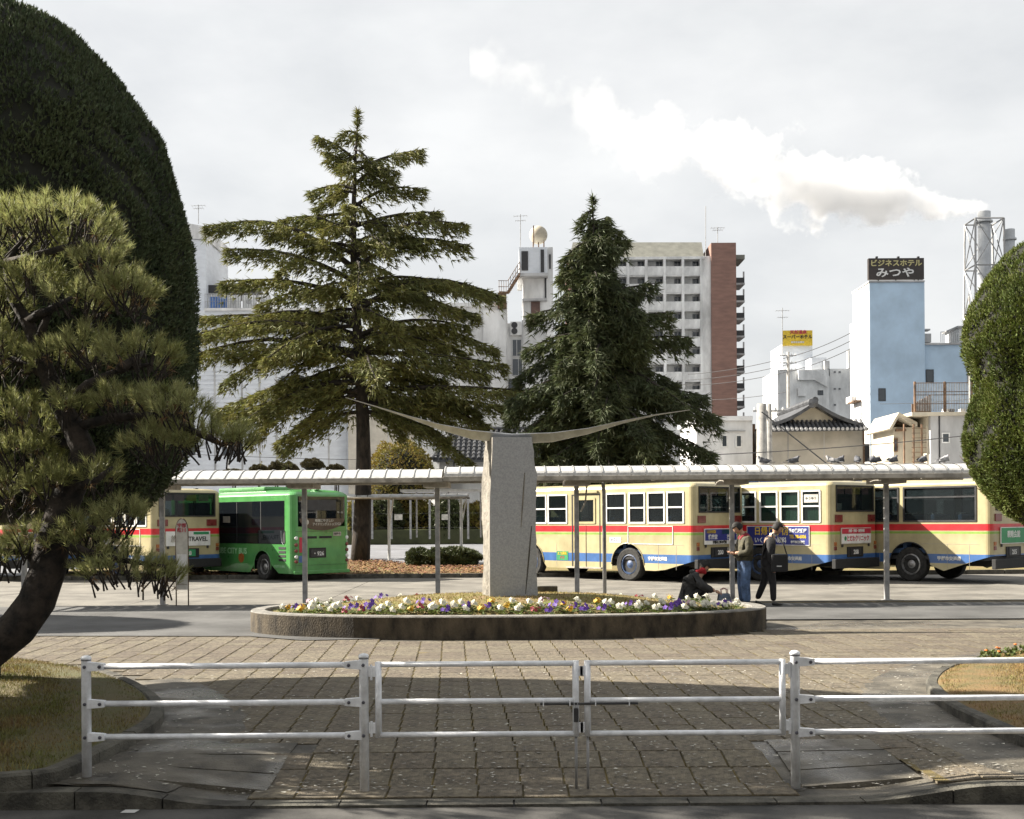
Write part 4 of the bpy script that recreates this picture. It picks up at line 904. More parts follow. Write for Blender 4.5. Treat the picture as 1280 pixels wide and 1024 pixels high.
# pale sided block behind the cedar
Y = 124; b = thing('siding_building', 'pale blue grey sided building with a taller gabled end behind the big cedar', 'building')
pwall(150, 388, 434, Y, 14, 'wall', 'siding', b); pwall(140, 300, 257, Y + 3, 10, 'tower_wall', 'siding', b)
a0, a1, a2 = P(140, 262, Y + 3), P(259, 284, Y + 3), P(140, 300, Y + 3)
MB().prism_y([(a0.x, a0.z), (a0.x, a2.z), (a1.x, a2.z), (a1.x, a1.z)], Y + 2.8, Y + 13.2).build('tower_roof', 'whitewall', b)
for k in range(40):                       # horizontal boards of the siding
    py = 392 + k * 5.6
    if py < 600: prect(152, py, 433, py + 5.2, Y - .05, .04, 'siding_board', 'siding', b)
for px in (268, 302, 324, 345, 410): prect(px, 395, px + .8, 600, Y - .07, .03, 'board_joint', 'greywall', b)
pwindow(278, 549, 304, 569, Y - .06, b, 'dark'); pwindow(222, 549, 244, 569, Y - .06, b, 'dark'); pwindow(233, 400, 247, 440, Y - .06, b, 'greywall'); pwindow(352, 470, 380, 500, Y - .06, b, 'dark')
prect(255, 384, 434, 388.5, Y - .3, 14.5, 'parapet', 'whitewall', b)
pr = prect(258, 356, 318, 366, Y + 4, 5, 'penthouse_roof', 'dark', b); prect(256, 362, 272, 384, Y + 4.2, 4, 'penthouse_wall', 'whitewall', b)
prect(262, 371, 283, 385, Y + 2, .3, 'blue_panel', 'bluetarp', b)
for k in range(26): px = 256 + k * 3.2; prect(px, 367, px + .5, 385, Y + .5, .05, 'railing_bar', 'post', b)
for py in (367, 376): prect(256, py, 340, py + .9, Y + .45, .05, 'railing_rail', 'post', b)
for px in (284, 303, 322):
    o = prect(px, 369, px + 16, 385, Y + 1.5, .6, 'air_conditioner', 'whitewall', b, bevel=.03); c = P(px + 8, 377, Y + 1.48)
    MB().lathe([(.28, 0), (.28, .03), (.1, .04)], 16, c, axis='Y').build('fan', 'greywall', o)
antenna(248, 256, 280, Y + 4, 'thin television antenna on the gabled end of the sided building'); 
tag(MB().tube([P(285.5, 590, 70), P(285.5, 556, 70)], .06, 8).build('pole', 'white'), 'slim white pole before the sided building window', 'pole')
Y = 122; b = thing('tan_building', 'plain tan panelled building beside the cedar trunk', 'building')
pwall(435, 516, 560, Y, 8, 'wall', 'beige', b)
for px in (460, 485, 510, 535): prect(px, 517, px + .7, 596, Y - .03, .05, 'panel_joint', 'greywall', b)
prect(434, 552, 560, 552.8, Y - .03, .05, 'panel_joint', 'greywall', b); prect(434, 513, 561, 517, Y - .2, 8.4, 'coping', 'greywall', b)
# white office with the stair tower and dome
Y = 100; b = thing('white_office', 'stained white concrete building with a stair tower and a round tank on top', 'building')
pwall(516, 382, 634, Y, 12, 'wall', 'whitewall', b); prect(514, 378, 634, 384, Y - .2, 12, 'parapet', 'whitewall', b)
pwall(604, 388, 632, Y - .3, 2, 'wing_wall', 'whitewall', b); pwall(632, 404, 692, Y + .5, 6, 'link_wall', 'whitewall', b)
prect(654, 344, 683, 406, Y + .2, 5, 'shaft', 'whitewall', b); prect(649, 309, 684, 342, Y - .6, 6, 'tower_room', 'siding', b); prect(683.5, 309, 691, 420, Y + .3, 5, 'tower_side', 'whitewall', b)
prect(647, 341, 685, 345, Y - .9, 6.5, 'tower_slab', 'greywall', b); prect(653, 373, 684, 376, Y - .2, 5.6, 'tower_ledge', 'greywall', b)
prect(652, 314, 660, 338, Y - .68, .1, 'upper_door', 'dark', b); prect(664, 377, 675, 405, Y + .1, .12, 'lower_door', 'slatedoor', b); prect(676, 312, 680, 340, Y - .7, .1, 'dark_duct', 'dark', b); prect(681, 345, 683, 372, Y + .05, .2, 'drain_pipe', 'dark', b)
prect(686.5, 318, 688.5, 336, Y + .22, .1, 'slit_window', 'dark', b)
c = P(673, 294, Y + 1); r_ = 11.5 / F * Y
MB().lathe([(.02, -r_)] + [(r_ * math.cos(t), r_ * math.sin(t)) for t in np.linspace(-1.45, 1.45, 14)] + [(.02, r_)], 24, c).build('round_tank', 'creamwall', b, smooth=True)
for dx in (-.45, 0, .45): MB().tube([c + Vector((dx, -.3, -r_ * .8)), c + Vector((dx, -.3, -r_ - .6))], .05, 6).build('tank_leg', 'rust', b)
MB().tube([P(667, 306, Y - .2), P(667, 282, Y - .2)], .05, 6).build('tank_mast', 'rust', b)
s0, s1 = P(650, 342, Y - .8), P(627, 366, Y - .8)           # outside stair
MB().tube([s0, P(635, 366, Y - .8), P(624, 366, Y - .8)], .14, 6).build('stair_stringer', 'rust', b); 
for k in range(9): q = s0.lerp(P(635, 366, Y - .8), (k + .5) / 9); MB().box((q.x, q.y + .4, q.z + .08), (.28, .8, .05)).build('stair_tread', 'rust', b)
for off in (.5, 1.0): MB().tube([s0 + Vector((0, 0, off)), P(635, 366, Y - .8) + Vector((0, 0, off)), P(623, 366, Y - .8) + Vector((0, 0, off))], .03, 5).build('stair_rail', 'rust', b)
for k in range(10): q = s0.lerp(P(624, 366, Y - .8), k / 9); q.z = max(P(635, 366, Y - .8).z, s0.z + (P(635, 366, Y - .8).z - s0.z) * min(1, k / 5.4)); MB().tube([q, q + Vector((0, 0, 1.0))], .022, 5).build('stair_baluster', 'rust', b)
prect(622, 366, 633, 384, Y - .9, 1.2, 'stair_foot', 'rust', b)
o = prect(638, 402, 652, 419, Y + .2, .5, 'air_conditioner', 'whitewall', b, bevel=.02)
for py in (406.5, 414): MB().lathe([(.26, 0), (.26, .04), (.09, .05)], 14, P(643, py, Y + .18), axis='Y').build('fan', 'dark', o)
for px in (632.5, 653): prect(px, 400, px + 1, 500, Y + .2, .12, 'drain_pipe', 'greywall', b)
pwindow(640, 424, 652, 446, Y + .45, b, 'greywall'); pwindow(636, 474, 652, 494, Y + .45, b, 'dark'); pwindow(640, 448, 656, 470, Y + .45, b, 'greywall')
antenna(650.5, 268, 309, Y, 'tall thin antenna on the white stair tower beside the round tank')
# apartment block
Y = 200; b = thing('apartment_block', 'tall white apartment block with stacked balconies and a brown end wall', 'building')
pwall(716, 322, 880, Y + 1.6, 14, 'wall', 'whitewall', b); pwall(877, 320, 889.5, Y + .2, 14, 'white_end', 'whitewall', b)
pwall(889, 303.5, 920, Y - .4, 12, 'brown_end', 'brownend', b); pwall(711, 318, 717, Y, 14, 'brown_edge', 'brownend', b)
a0, a1, a2, a3 = P(712, 322, Y), P(880, 322, Y), P(877, 303, Y + 3), P(716, 303, Y + 3)
mbr = MB().add([a0, a1, a2, a3, a0 + Vector((0, 12, 0)), a1 + Vector((0, 12, 0)), a2 + Vector((0, 6, 0)), a3 + Vector((0, 6, 0))], [(0, 1, 2, 3), (1, 5, 6, 2), (5, 4, 7, 6), (4, 0, 3, 7), (3, 2, 6, 7)]); mbr.build('mansard', 'mansard', b)
prect(712, 320.5, 881, 325, Y - .2, 2, 'cornice', 'whitewall', b)
cols_ = [717 + 22.9 * k for k in range(8)]
bal = MB().span((0, 0, 0), (22.4 / F * Y, .16, 11 / F * Y)).mesh('balcony_parapet', 'whitewall')
for fl in range(10):
    py = 344 + fl * 22.0
    prect(716, py, 878, py + 2.2, Y - .1, 1.8, 'floor_slab', 'whitewall', b)
    for k in range(7):
        p = P(cols_[k] + .2, py, Y); obj('balcony_parapet', bal, b, (p.x, p.y, p.z))
        x0 = cols_[k] + 11; pwindow(x0, py - 17.5, x0 + 9, py - 8, Y + 1.55, b, 'greywall', fr=.08)
for k in range(8): prect(cols_[k] - .8, 324, cols_[k] + .8, 560, Y - .15, 1.8, 'balcony_column', 'whitewall', b)
for fl in range(10):
    py = 353.5 + fl * 22.0
    o = prect(919.5, py, 931, py + 2.5, Y + 3, 5, 'landing', 'greywall', b); prect(919.5, py - 6.5, 930.6, py, Y + 3.02, .15, 'landing_parapet', 'dark', o); prect(928.8, py - 14, 930.6, py - 6.5, Y + 3.03, .2, 'landing_post', 'greywall', o)
prect(919.5, 318.5, 931, 324, Y + 2, 6, 'landing_roof', 'mansard', b)
antenna(882, 258, 322, Y, 'long whip antenna on the apartment block roof', False); antenna(897, 284, 304, Y, 'small television antenna on the brown end wall')
# yellow signed hotel
Y = 170; b = thing('white_hotel', 'grey white hotel tower with a yellow sign board on top', 'building')
pwall(978, 430, 1015.5, Y + 6, 8, 'wall', 'siding', b); pwall(972, 462, 1036, Y, 10, 'lower_wall', 'whitewall', b); pwall(1034, 461, 1069, Y + 1, 9, 'annex', 'whitewall', b)
sg = prect(978.5, 413, 1015.5, 432, Y + 5.6, .4, 'sign_board', 'yellow', b)
q = P(997, 421.5, Y + 5.55); text('sign_lettering', 'スーパーホテル', 0.62, 'signblack', sg, q, (math.pi / 2, 0, 0), depth=.02, bold=.015)
q = P(997, 428, Y + 5.55); text('sign_lettering', '■■■■■■', 0.36, 'paper', sg, q, (math.pi / 2, 0, 0), depth=.02)
q = P(998, 415.5, Y + 5.55); text('sign_lettering', '天然温泉', 0.62, 'signred', sg, q, (math.pi / 2, 0, .0), depth=.02, bold=.01)
a0 = [P(px, py, Y - .5) for px, py in ((998, 475), (1018, 475), (1034, 484), (1034, 472), (1020, 463), (998, 463))]
MB().prism_y([(p.x, p.z) for p in a0], Y - .6, Y - .1).build('stair_parapet', 'whitewall', b)
prect(998, 485, 1008, 495, Y - .5, .4, 'balcony_wall', 'whitewall', b); prect(1014, 447, 1033, 463, Y + 2, 5, 'roof_block', 'siding', b); prect(1031, 451, 1037, 470, Y + 1, 4, 'roof_pier', 'greywall', b)
for px, py in ((1022, 468), (1022, 488)): pwindow(px, py, px + 7, py + 6, Y - .02, b, 'dark')
for px, py in ((1042, 464), (1048, 464), (1042, 485), (1048, 485), (1042, 505)): pwindow(px, py, px + 3, py + 2.5, Y + .98, b, 'greywall', mull=0, fr=.05)
MB().tube([P(1061, 461, Y), P(1061, 438, Y)], .3, 10).build('flue', 'whitewall', b); antenna(978, 385, 445, Y, 'aerial mast beside the yellow hotel sign')
# blue hotel
Y = 125; b = thing('blue_hotel', 'pale blue hotel tower with a black sign on its roof', 'building')
pwall(1087, 352, 1155.5, Y, 6.0, 'tower_wall', 'bluewall', b); pwall(1155, 430, 1330, Y + .6, 9, 'wing_wall', 'bluewall', b); prect(1155, 427.5, 1330, 431, Y + .3, 9, 'wing_coping', 'greywall', b)
MB().span((P(1072, 400, Y + 6).x, Y + 5.9, -.1), (P(1087, 400, Y).x + .5, Y + 9, P(1080, 400, Y + 6).z)).build('rear_wall', 'whitewall', b)
o = MB().span((P(1087, 352, Y).x - .05, Y + .05, -.1), (P(1087, 352, Y).x + .05, Y + 6.0, P(1087, 354, Y).z)).build('sunlit_flank', 'whitewall', b)  # white over the blue tower's left side, its sunlight put into the colour
prect(1086, 350.5, 1156, 353, Y - .15, 6.3, 'roof_edge', 'greywall', b)
for px in (1098, 1120, 1143, 1148): prect(px - .6, 345, px + .6, 352, Y + .6, .12, 'sign_strut', 'dark', b)
sg = prect(1086, 322.5, 1155, 349.5, Y + .4, .5, 'roof_sign', 'signblack', b)
q = P(1120, 329.5, Y + .38); text('sign_lettering', 'ビジネスホテル', .74, 'goldtext', sg, q, (math.pi / 2, 0, 0), depth=.03, bold=.02, width=1.05)
q = P(1119, 341.5, Y + .38); text('sign_lettering', 'みつや', 1.05, 'white', sg, q, (math.pi / 2, 0, 0), depth=.03, bold=.025, width=1.3)
for px in (1095, 1122, 1147): prect(px, 320.5, px + 2.5, 322.5, Y + .4, .3, 'sign_lamp', 'dark', b)
for px, py in ((1098, 485.5), (1098, 537.5)): pwindow(px, py, px + 9, py + 16, Y, b, 'dark', mull=0)
pwindow(1157.5, 462, 1167, 478, Y + .55, b, 'dark', mull=0); pwindow(1209, 459, 1240, 480, Y + .55, b, 'greywall', mull=2)
prect(1155, 417, 1164, 428, Y + 1, 2, 'roof_plant', 'greywall', b); prect(1154, 411, 1163, 413, Y + 1, 1, 'dish_arm', 'greywall', b); prect(1199, 409, 1240, 430, Y + 2, 4, 'roof_house', 'whitewall', b); prect(1197, 407, 1241, 409.5, Y + 1.7, 4.6, 'roof_house_cap', 'greywall', b)
for k in range(9): px = 1176 + k * 2.6; prect(px, 415, px + .5, 428, Y + 1.2, .06, 'railing_bar', 'post', b)
prect(1176, 414.5, 1199, 415.5, Y + 1.2, .08, 'railing_rail', 'post', b)
prect(1076, 444, 1084, 462, Y + 5.85, .1, 'flank_window', 'dark', b); prect(1069, 500, 1087, 502, Y + 3, 3, 'side_awning', 'rust', b); prect(1064, 495, 1080, 503, Y + 5, 2, 'side_balcony', 'whitewall', b)
# houses
def tiled_roof(parent, px0, px1, pye, pyr, pxr, Y, d, m='tileroof', gable=True, hip=0.0, rib=0.3):
    """gable to the camera: eaves at py=pye, ridge at pxr,pyr"""
    e0, e1, r0 = P(px0, pye, Y), P(px1, pye, Y), P(pxr, pyr, Y); mb = MB()
    for s_, e in ((-1, e0), (1, e1)):
        pts = []
        for yy in (Y - .5, Y + d):
            for t in np.linspace(0, 1, 7): zz = e.z + (r0.z - e.z) * (t - .12 * math.sin(math.pi * t)); pts.append((e.x + (r0.x - e.x) * t, yy, zz))
        o_ = len(mb.v); mb.v += pts + [(p[0], p[1], p[2] - .22) for p in pts]
        for k in range(6): mb.f += [(o_ + k, o_ + k + 1, o_ + 8 + k, o_ + 7 + k), (o_ + 14 + k, o_ + 21 + k, o_ + 22 + k, o_ + 15 + k), (o_ + k, o_ + 14 + k, o_ + 15 + k, o_ + k + 1)]; mb.m += [0] * 3
        mb.f += [(o_, o_ + 7, o_ + 21, o_ + 14)]; mb.m.append(0)
    rf = mb.build('roof', m, parent)
    MB().tube([(r0.x, Y - .6, r0.z + .08), (r0.x, Y + d, r0.z + .08)], .2, 8).build('ridge', m, rf)
    return rf
Y = 72; b = thing('gabled_house', 'old house with a dark tiled gable roof and blank beige wall above the canopy', 'building')
pwall(955, 535, 1080, Y, 9, 'wall', 'beige', b); e = [P(px, py, Y - .1) for px, py in ((975, 536), (1016, 507), (1060, 536))]
MB().prism_y([(p.x, p.z) for p in e], Y - .05, Y + .1).build('gable_wall', 'creamwall', b)
tiled_roof(b, 962, 1076, 530, 503, 1016, Y - .2, 9)
a0, a1 = P(951, 537.5, Y - 1.0), P(1087, 536, Y - 1.0); z1 = P(1016, 526, Y).z
rf = MB().add([a0, a1, (a1.x - .5, Y + .1, z1), (a0.x + .5, Y + .1, z1), a0 - Vector((0, 0, .12)), a1 - Vector((0, 0, .12)), (a1.x - .5, Y + .1, z1 - .12), (a0.x + .5, Y + .1, z1 - .12)], [(0, 1, 2, 3), (4, 7, 6, 5), (0, 4, 5, 1), (1, 5, 6, 2), (3, 7, 4, 0)]).build('eave_roof', 'tileroof', b)
me = MB().tube([(0, 0, 0), (0, 1.05, z1 - a0.z)], .09, 6).mesh('tile_row', 'tileroof')
for k in range(23): obj('tile_row', me, rf, (a0.x + .25 + k * (a1.x - a0.x - .5) / 22, Y - 1.0, a0.z + .03))
me = MB().lathe([(.10, 0), (.10, .06), (.05, .08)], 10, axis='Y').mesh('tile_end', 'greywall')
for k in range(23): obj('tile_end', me, rf, (a0.x + .25 + k * (a1.x - a0.x - .5) / 22, Y - 1.0, a0.z + .03))
MB().lathe([(.3, 0), (.3, .1), (.1, .16)], 8, P(1016, 504, Y - 1.0), axis='Y').build('ridge_end', 'tileroof', b)
for px in (956, 1079.5): prect(px, 537, px + 1.2, 590, Y - .1, .1, 'drain_pipe', 'rust', b)
for px in (985, 1030): prect(px, 540, px + .5, 590, Y - .02, .05, 'wall_joint', 'greywall', b)
prect(1081, 555, 1087, 577, Y + 2, 1, 'dark_shutter', 'dark', b)
Y = 74; b = thing('flat_roofed_house', 'small flat roofed white house with two narrow windows beside the cedar', 'building')
pwall(870, 523, 940.5, Y, 7, 'wall', 'whitewall', b); prect(868, 520, 941, 526, Y - .25, 7.4, 'parapet', 'whitewall', b); prect(886, 538, 932, 539.5, Y - .15, .2, 'window_hood', 'greywall', b)
for px in (901, 919): pwindow(px, 543, px + 9, 560, Y, b, 'white', mull=0, fr=.1)
prect(940.5, 530, 944, 590, Y + 1, 6, 'side_wall', 'rust', b)
Y = 94; b = thing('tiled_house', 'old house with a grey tiled roof and white plaster behind the granite pillar', 'building')
pwall(549, 568, 680, Y, 7, 'wall', 'whitewall', b)
a0, a1, a2, a3 = P(541, 575, Y - .7), P(690, 575, Y - .7), P(690, 538, Y + 3), P(566, 538, Y + 3)
rf = MB().add([a0, a1, a2, a3, a0 - Vector((0, 0, .15)), a1 - Vector((0, 0, .15)), a2 - Vector((0, 0, .15)), a3 - Vector((0, 0, .15)), (a0.x, Y + 7.5, a0.z), (a3.x, Y + 3, a3.z)], [(0, 1, 2, 3), (4, 7, 6, 5), (0, 4, 5, 1), (0, 3, 7, 4), (0, 8, 3)]).build('roof', 'tileroof', b)
for k in range(22):
    t0 = (k + .5) / 22; p0 = a0.lerp(a1, t0); p1 = Vector((p0.x + .1, a2.y, a2.z))
    if p1.x < a3.x: f_ = (p0.x - a0.x) / max(.01, (a3.x - a0.x)); p1 = Vector((p0.x + .05, a0.y + (a3.y - a0.y) * f_, a0.z + (a3.z - a0.z) * f_))
    nn = max(2, int((p1 - p0).length / .5)); mb = MB()
    for j in range(nn): q0, q1 = p0.lerp(p1, j / nn), p0.lerp(p1, (j + 1) / nn); mb.tube([q0 + Vector((0, 0, .09)), q1 + Vector((0, 0, .05))], [.17, .13], 6)
    mb.build('tile_row', 'tileroof', rf)
MB().tube([a0 + Vector((-.1, 0, .1)), a0.lerp(a3, .5) + Vector((0, 0, .02)), a3 + Vector((0, 0, .15))], .14, 8).build('hip_ridge', 'tileroof', rf); MB().tube([a3 + Vector((0, 0, .15)), a2 + Vector((0, 0, .15))], .16, 8).build('ridge', 'tileroof', rf)
lr = MB().add([P(524, 592, Y - 1.6), P(690, 592, Y - 1.6), P(690, 586, Y), P(545, 586, Y)], [(0, 1, 2, 3)]).build('lower_roof', 'tileroof', b)
for k in range(24): p = P(528 + k * 6.8, 591.5, Y - 1.6); MB().tube([p, p + Vector((.1, 1.6, .22))], .08, 6).build('lower_tile_row', 'tileroof', lr)
for px in (567, 590): prect(px, 577, px + 1.2, 587, Y - .03, .08, 'timber_post', 'dark', b)
Y = 64; b = thing('terrace_house', 'small cream house with a flat roof terrace fenced by a rusty railing', 'building')
pwall(1163, 517, 1240, Y, 6, 'wall', 'greywall', b); pwall(1158, 520, 1166, Y + .3, 5, 'front_wall', 'creamwall', b); prect(1140, 514.5, 1241, 519.5, Y - .3, 6.6, 'terrace_slab', 'creamwall', b); pwall(1117, 534, 1160, Y + 1.2, 4, 'gable_house_wall', 'creamwall', b)
e = [P(px, py, Y + 1.1) for px, py in ((1108, 537), (1120, 516.5), (1143, 529), (1143, 534), (1120, 522), (1111, 538))]
MB().prism_y([(p.x, p.z) for p in e], Y + .6, Y + 5).build('gable_roof', 'creamwall', b); prect(1122, 517.5, 1140, 528, Y + 1.6, 3, 'roof_slope', 'rust', b)
prect(1121, 536, 1133, 539, Y + .9, .5, 'porch_roof', 'rust', b)
for px in (1144, 1181.5, 1215): prect(px - .9, 477, px + .9, 516, Y - .2, .12, 'railing_post', 'rust', b)
for py in (478, 489, 493, 504): prect(1144, py, 1216, py + 1.2, Y - .15, .06, 'railing_rail', 'rust', b)
for k in range(34): px = 1146 + k * 2.05; prect(px, 478, px + .5, 514, Y - .12, .03, 'railing_bar', 'post', b)
for k in range(8): px = 1140 + k * 3; a0 = P(px, 505 - k * 1.6, Y + .2); prect(px, 505 - k * 1.6, px + 2.7, 516, Y + .2, .06, 'fence_plank', 'rust', b)
for px in (1130, 1142, 1152): prect(px, 530, px + 1.3, 590, Y - .1, .1, 'trellis_post', 'rust', b)
for k in range(9): py = 535 + k * 6; prect(1140, py, 1158, py + .8, Y - .08, .06, 'trellis_bar', 'rust', b)
pwindow(1177, 541, 1187, 554, Y, b, 'white', mull=0); pwindow(1117, 548, 1122, 565, Y + 1.15, b, 'rust', mull=0); prect(1174, 520, 1175, 590, Y - .05, .1, 'drain_pipe', 'dark', b)
for px in (1180, 1187, 1201): prect(px, 511, px + 6, 515, Y + .3, .4, 'roof_box', 'whitewall' if px != 1187 else 'dark', b)
mb = MB(); rs = random.Random(3)
bt = thing('bare_tree', 'small leafless tree with reddish twigs before the terrace house', 'tree')
base = P(1222, 600, Y - 1.5); base.z = 0
tr = MB().tube([base, base + Vector((-.1, 0, 1.6)), base + Vector((-.2, 0, 2.9))], [.08, .06, .05], 7).build('trunk', 'rust', bt)
for k in range(16):
    p0 = base + Vector((-.2, 0, 1.8 + k * .16)); d = Vector((rs.uniform(-1.6, .5), rs.uniform(-.5, .5), rs.uniform(.1, 1.2))); MB().tube([p0, p0 + d * .5 + Vector((0, 0, -.08)), p0 + d], [.035, .025, .01], 5).build('branch', 'rust', bt)
# shop front with its long sign, seen between canopy and bus roofs
Y = 56; b = thing('shop', 'low shop with a long blue and white sign board behind the buses', 'building')
pwall(930, 606, 1320, Y, 8, 'wall', 'whitewall', b); sg = prect(935, 594.5, 1330, 609, Y - .5, .4, 'sign_board', 'siding', b)
for a_, b_, m_ in ((936, 948, 'bluetarp'), (950, 1060, 'bluetarp'), (1198, 1330, 'bluetarp')): prect(a_, 597, b_, 607, Y - .53, .03, 'sign_panel', m_, sg)
q = P(1160, 603.5, Y - .52); text('sign_lettering', '介護福祉サービス', .30, 'signred', sg, q, (math.pi / 2, 0, 0), depth=.01, bold=.008)
q = P(1209, 604, Y - .55); prect(1199, 600, 1219, 607.5, Y - .545, .01, 'sign_tag', 'paper', sg); text('sign_lettering', '福祉用具店', .18, 'signred', sg, q, (math.pi / 2, 0, 0), depth=.01, bold=.004)
q = P(1085, 603, Y - .52); text('sign_lettering', '在宅支援', .30, 'bluetarp', sg, q, (math.pi / 2, 0, 0), depth=.01, bold=.006)
for k in range(6): pwindow(960 + k * 55, 625, 1005 + k * 55, 680, Y, b, 'dark', 'rglass')
b = thing('low_annex', 'low beige annex behind the cream bus roof', 'building'); pwall(640, 603, 752, 52, 5, 'wall', 'creamwall', b); prect(640, 600, 753, 604, 51.8, 5.4, 'coping', 'whitewall', b); prect(716, 605, 724, 612, 51.95, .1, 'wall_vent', 'dark', b)
# chimneys of the works
Y = 450
def chimney(px, pt, r_, label, cap):
    c = thing('chimney', label, 'chimney'); a = P(px, pt, Y); h = a.z
    MB().lathe([(r_ * 1.05, -.1), (r_, h * .5), (r_ * .96, h - 4)], 20, (a.x, Y, 0)).build('flue', 'chimney', c, smooth=True)
    MB().lathe([(r_ * 1.3, h - 4), (r_ * 1.3, h - 3.4), (r_ * .98, h - 3.4), (r_ * .98, h), (r_ * .8, h), (r_ * .8, h - 1)], 20, (a.x, Y, 0)).build('cap', 'chimney', c)
    if cap:
        hw = 17.5 / F * Y; zt = P(px, 277, Y).z
        legs = [(-1, -1), (1, -1), (1, 1), (-1, 1)]; z = zt; lev = [zt - 28 * k / 1.0 * .62 for k in range(8)]
        wof = lambda z_: hw * (1 + (zt - z_) * .0022)
        for sx, sy in legs: MB().tube([(a.x + sx * hw, Y + sy * hw, zt), (a.x + sx * wof(0), Y + sy * wof(0), 0)], .42, 6).build('lattice_leg', 'post', c)
        for z_ in lev:
            if z_ < 0: break
            w_ = wof(z_)
            for i in range(4): p, q = legs[i], legs[(i + 1) % 4]; MB().tube([(a.x + p[0] * w_, Y + p[1] * w_, z_), (a.x + q[0] * w_, Y + q[1] * w_, z_)], .3, 5).build('lattice_ring', 'post', c)
        for k in range(len(lev) - 1):
            z0, z1 = lev[k], max(0, lev[k + 1])
            for i in range(4):
                p, q = legs[i], legs[(i + 1) % 4]
                for (s0, s1) in ((p, q), (q, p)): MB().tube([(a.x + s0[0] * wof(z0), Y + s0[1] * wof(z0), z0), (a.x + s1[0] * wof(z1), Y + s1[1] * wof(z1), z1)], .2, 5).build('lattice_brace', 'post', c)
    return a
top = chimney(1230, 265, 2.4, 'tall steel chimney braced by a lattice tower, trailing white steam', True)
chimney(1262, 287, 1.9, 'slim second chimney without lattice behind the clipped conifer', False)
# utility poles and wires
def upole(px, pt, Y, label, arms=0, r_=.16):
    t = thing('utility_pole', label, 'utility pole'); a = P(px, pt, Y)
    MB().tube([(a.x, Y, 0), (a.x, Y, a.z)], [r_ * 1.25, r_ * .8], 10).build('pole', 'pole', t, smooth=True)
    for k in range(arms):
        z = a.z - .4 - k * .8; MB().box((a.x, Y, z), (1.8, .1, .1)).build('cross_arm', 'post', t)
        for dx in (-.8, -.4, .4, .8): MB().lathe([(.05, 0), (.07, .06), (.04, .16)], 8, (a.x + dx, Y, z + .05)).build('insulator', 'whitewall', t)
    return a
upole(952, 505, 62, 'thick grey concrete utility pole beside the gabled house', 0, .3); 
a = upole(985, 440, 130, 'slender utility pole with cross arms before the white hotel', 3, .2); upole(1211.5, 370, 63, 'thin white mast rising beside the clipped conifer', 0, .06)
upole(961, 505, 68, 'shorter pole standing behind the thick concrete pole', 1, .2)
def wire(p0, p1, sag, label, r_=.02):
    p0, p1 = Vector(p0), Vector(p1); pts = [p0.lerp(p1, t) - Vector((0, 0, sag * 4 * t * (1 - t))) for t in np.linspace(0, 1, 13)]
    tag(MB().tube(pts, r_, 5).build('wire', 'dark'), label, 'wire', 'overhead wires')
for k, (y0, y1, y2) in enumerate(((464, 447, 410), (471, 456, 420), (478, 465, 430))):
    wn_ = ('topmost', 'middle', 'lowest')[k]; wire(P(860, y0 + 4, 150), P(984, y1, 130), .3, wn_ + ' wire between the brown end wall and the slender utility pole', .035); wire(P(984, y1, 130), P(1075, y2, 120), .3, wn_ + ' wire between the slender utility pole and the blue hotel', .035)
wire(P(760, 572, 60), P(1240, 541, 60), .25, 'long low overhead wire crossing before the gabled house', .022); wire(P(180, 565, 100), P(470, 575, 100), .1, 'low overhead wire crossing before the sided building', .022)
wire(P(952, 515, 61.5), P(1040, 585, 61.5), .0, 'slanting pale guy wire beside the gabled house', .035); wire(P(1100, 505, 110), P(1290, 490, 80), .2, 'fine wire crossing before the blue hotel', .02); wire(P(880, 500, 140), P(984, 490, 131), .2, 'fine wire running beside the brown end wall', .03)

# ---------------------------------------------------------------- cycle shelters and fence of the car park
Y = 50; b = thing('cycle_shelter', 'open shelter with a white ribbed roof and thin posts in the car park', 'shelter')
x0, x1, zr = P(380, 620, Y).x, P(586, 620, Y).x, P(500, 621, Y).z; n = 15; w = (x1 - x0) / n
me = MB().add([(0, -1.1, -.10), (0, -.6, .06), (0, .3, .12), (0, 1.1, .0), (w - .03, -1.1, -.10), (w - .03, -.6, .06), (w - .03, .3, .12), (w - .03, 1.1, .0)], [(0, 4, 5, 1), (1, 5, 6, 2), (2, 6, 7, 3)]).mesh('roof_panel', 'canopy')
for i in range(n): obj('roof_panel', me, b, (x0 + i * w, Y, zr))
for s_ in (-1, 1): MB().tube([(x0, Y + s_ * 1.1, zr - .06), (x1, Y + s_ * 1.1, zr - .06)], .05, 6).build('edge_beam', 'gutter', b)
for px in (485, 576, 395): x = P(px, 650, Y).x; MB().tube([(x, Y + .4, 0), (x, Y + .4, zr)], .06, 8).build('post', 'white', b); MB().tube([(x + .05, Y + .4, zr - 1), (x + .25, Y - .2, zr - .1)], .03, 6).build('brace', 'white', b)
b = thing('far_shelter', 'flat white shelter roof behind the ribbed cycle shelter', 'shelter'); prect(500, 611, 640, 615, 60, 3, 'roof', 'canopy', b); 
for px in (520, 560, 600): prect(px, 615, px + 1.5, 672, 61, .08, 'post', 'post', b)
b = thing('car_park_fence', 'low steel rail fence along the back of the car park', 'fence'); Yf = 86
for px in range(440, 612, 24): prect(px, 625, px + 2.2, 674, Yf, .1, 'post', 'post', b)
for py in (641, 659): prect(438, py, 625, py + 1.4, Yf - .03, .06, 'rail', 'post', b)
for px in (493, 552): prect(px, 643, px + 10, 650, Yf - .06, .02, 'notice_plate', 'paper', b)
for k, px in enumerate((472, 500, 531, 559, 590)): p = G(px + 7, 673.5, .013); tag(MB().box((p.x, p.y, .07), (.9, .25, .14)).build('wheel_stop', 'concrete', bevel=.02), 'low concrete wheel stop at the back of the car park', 'wheel stop', 'car park wheel stops')
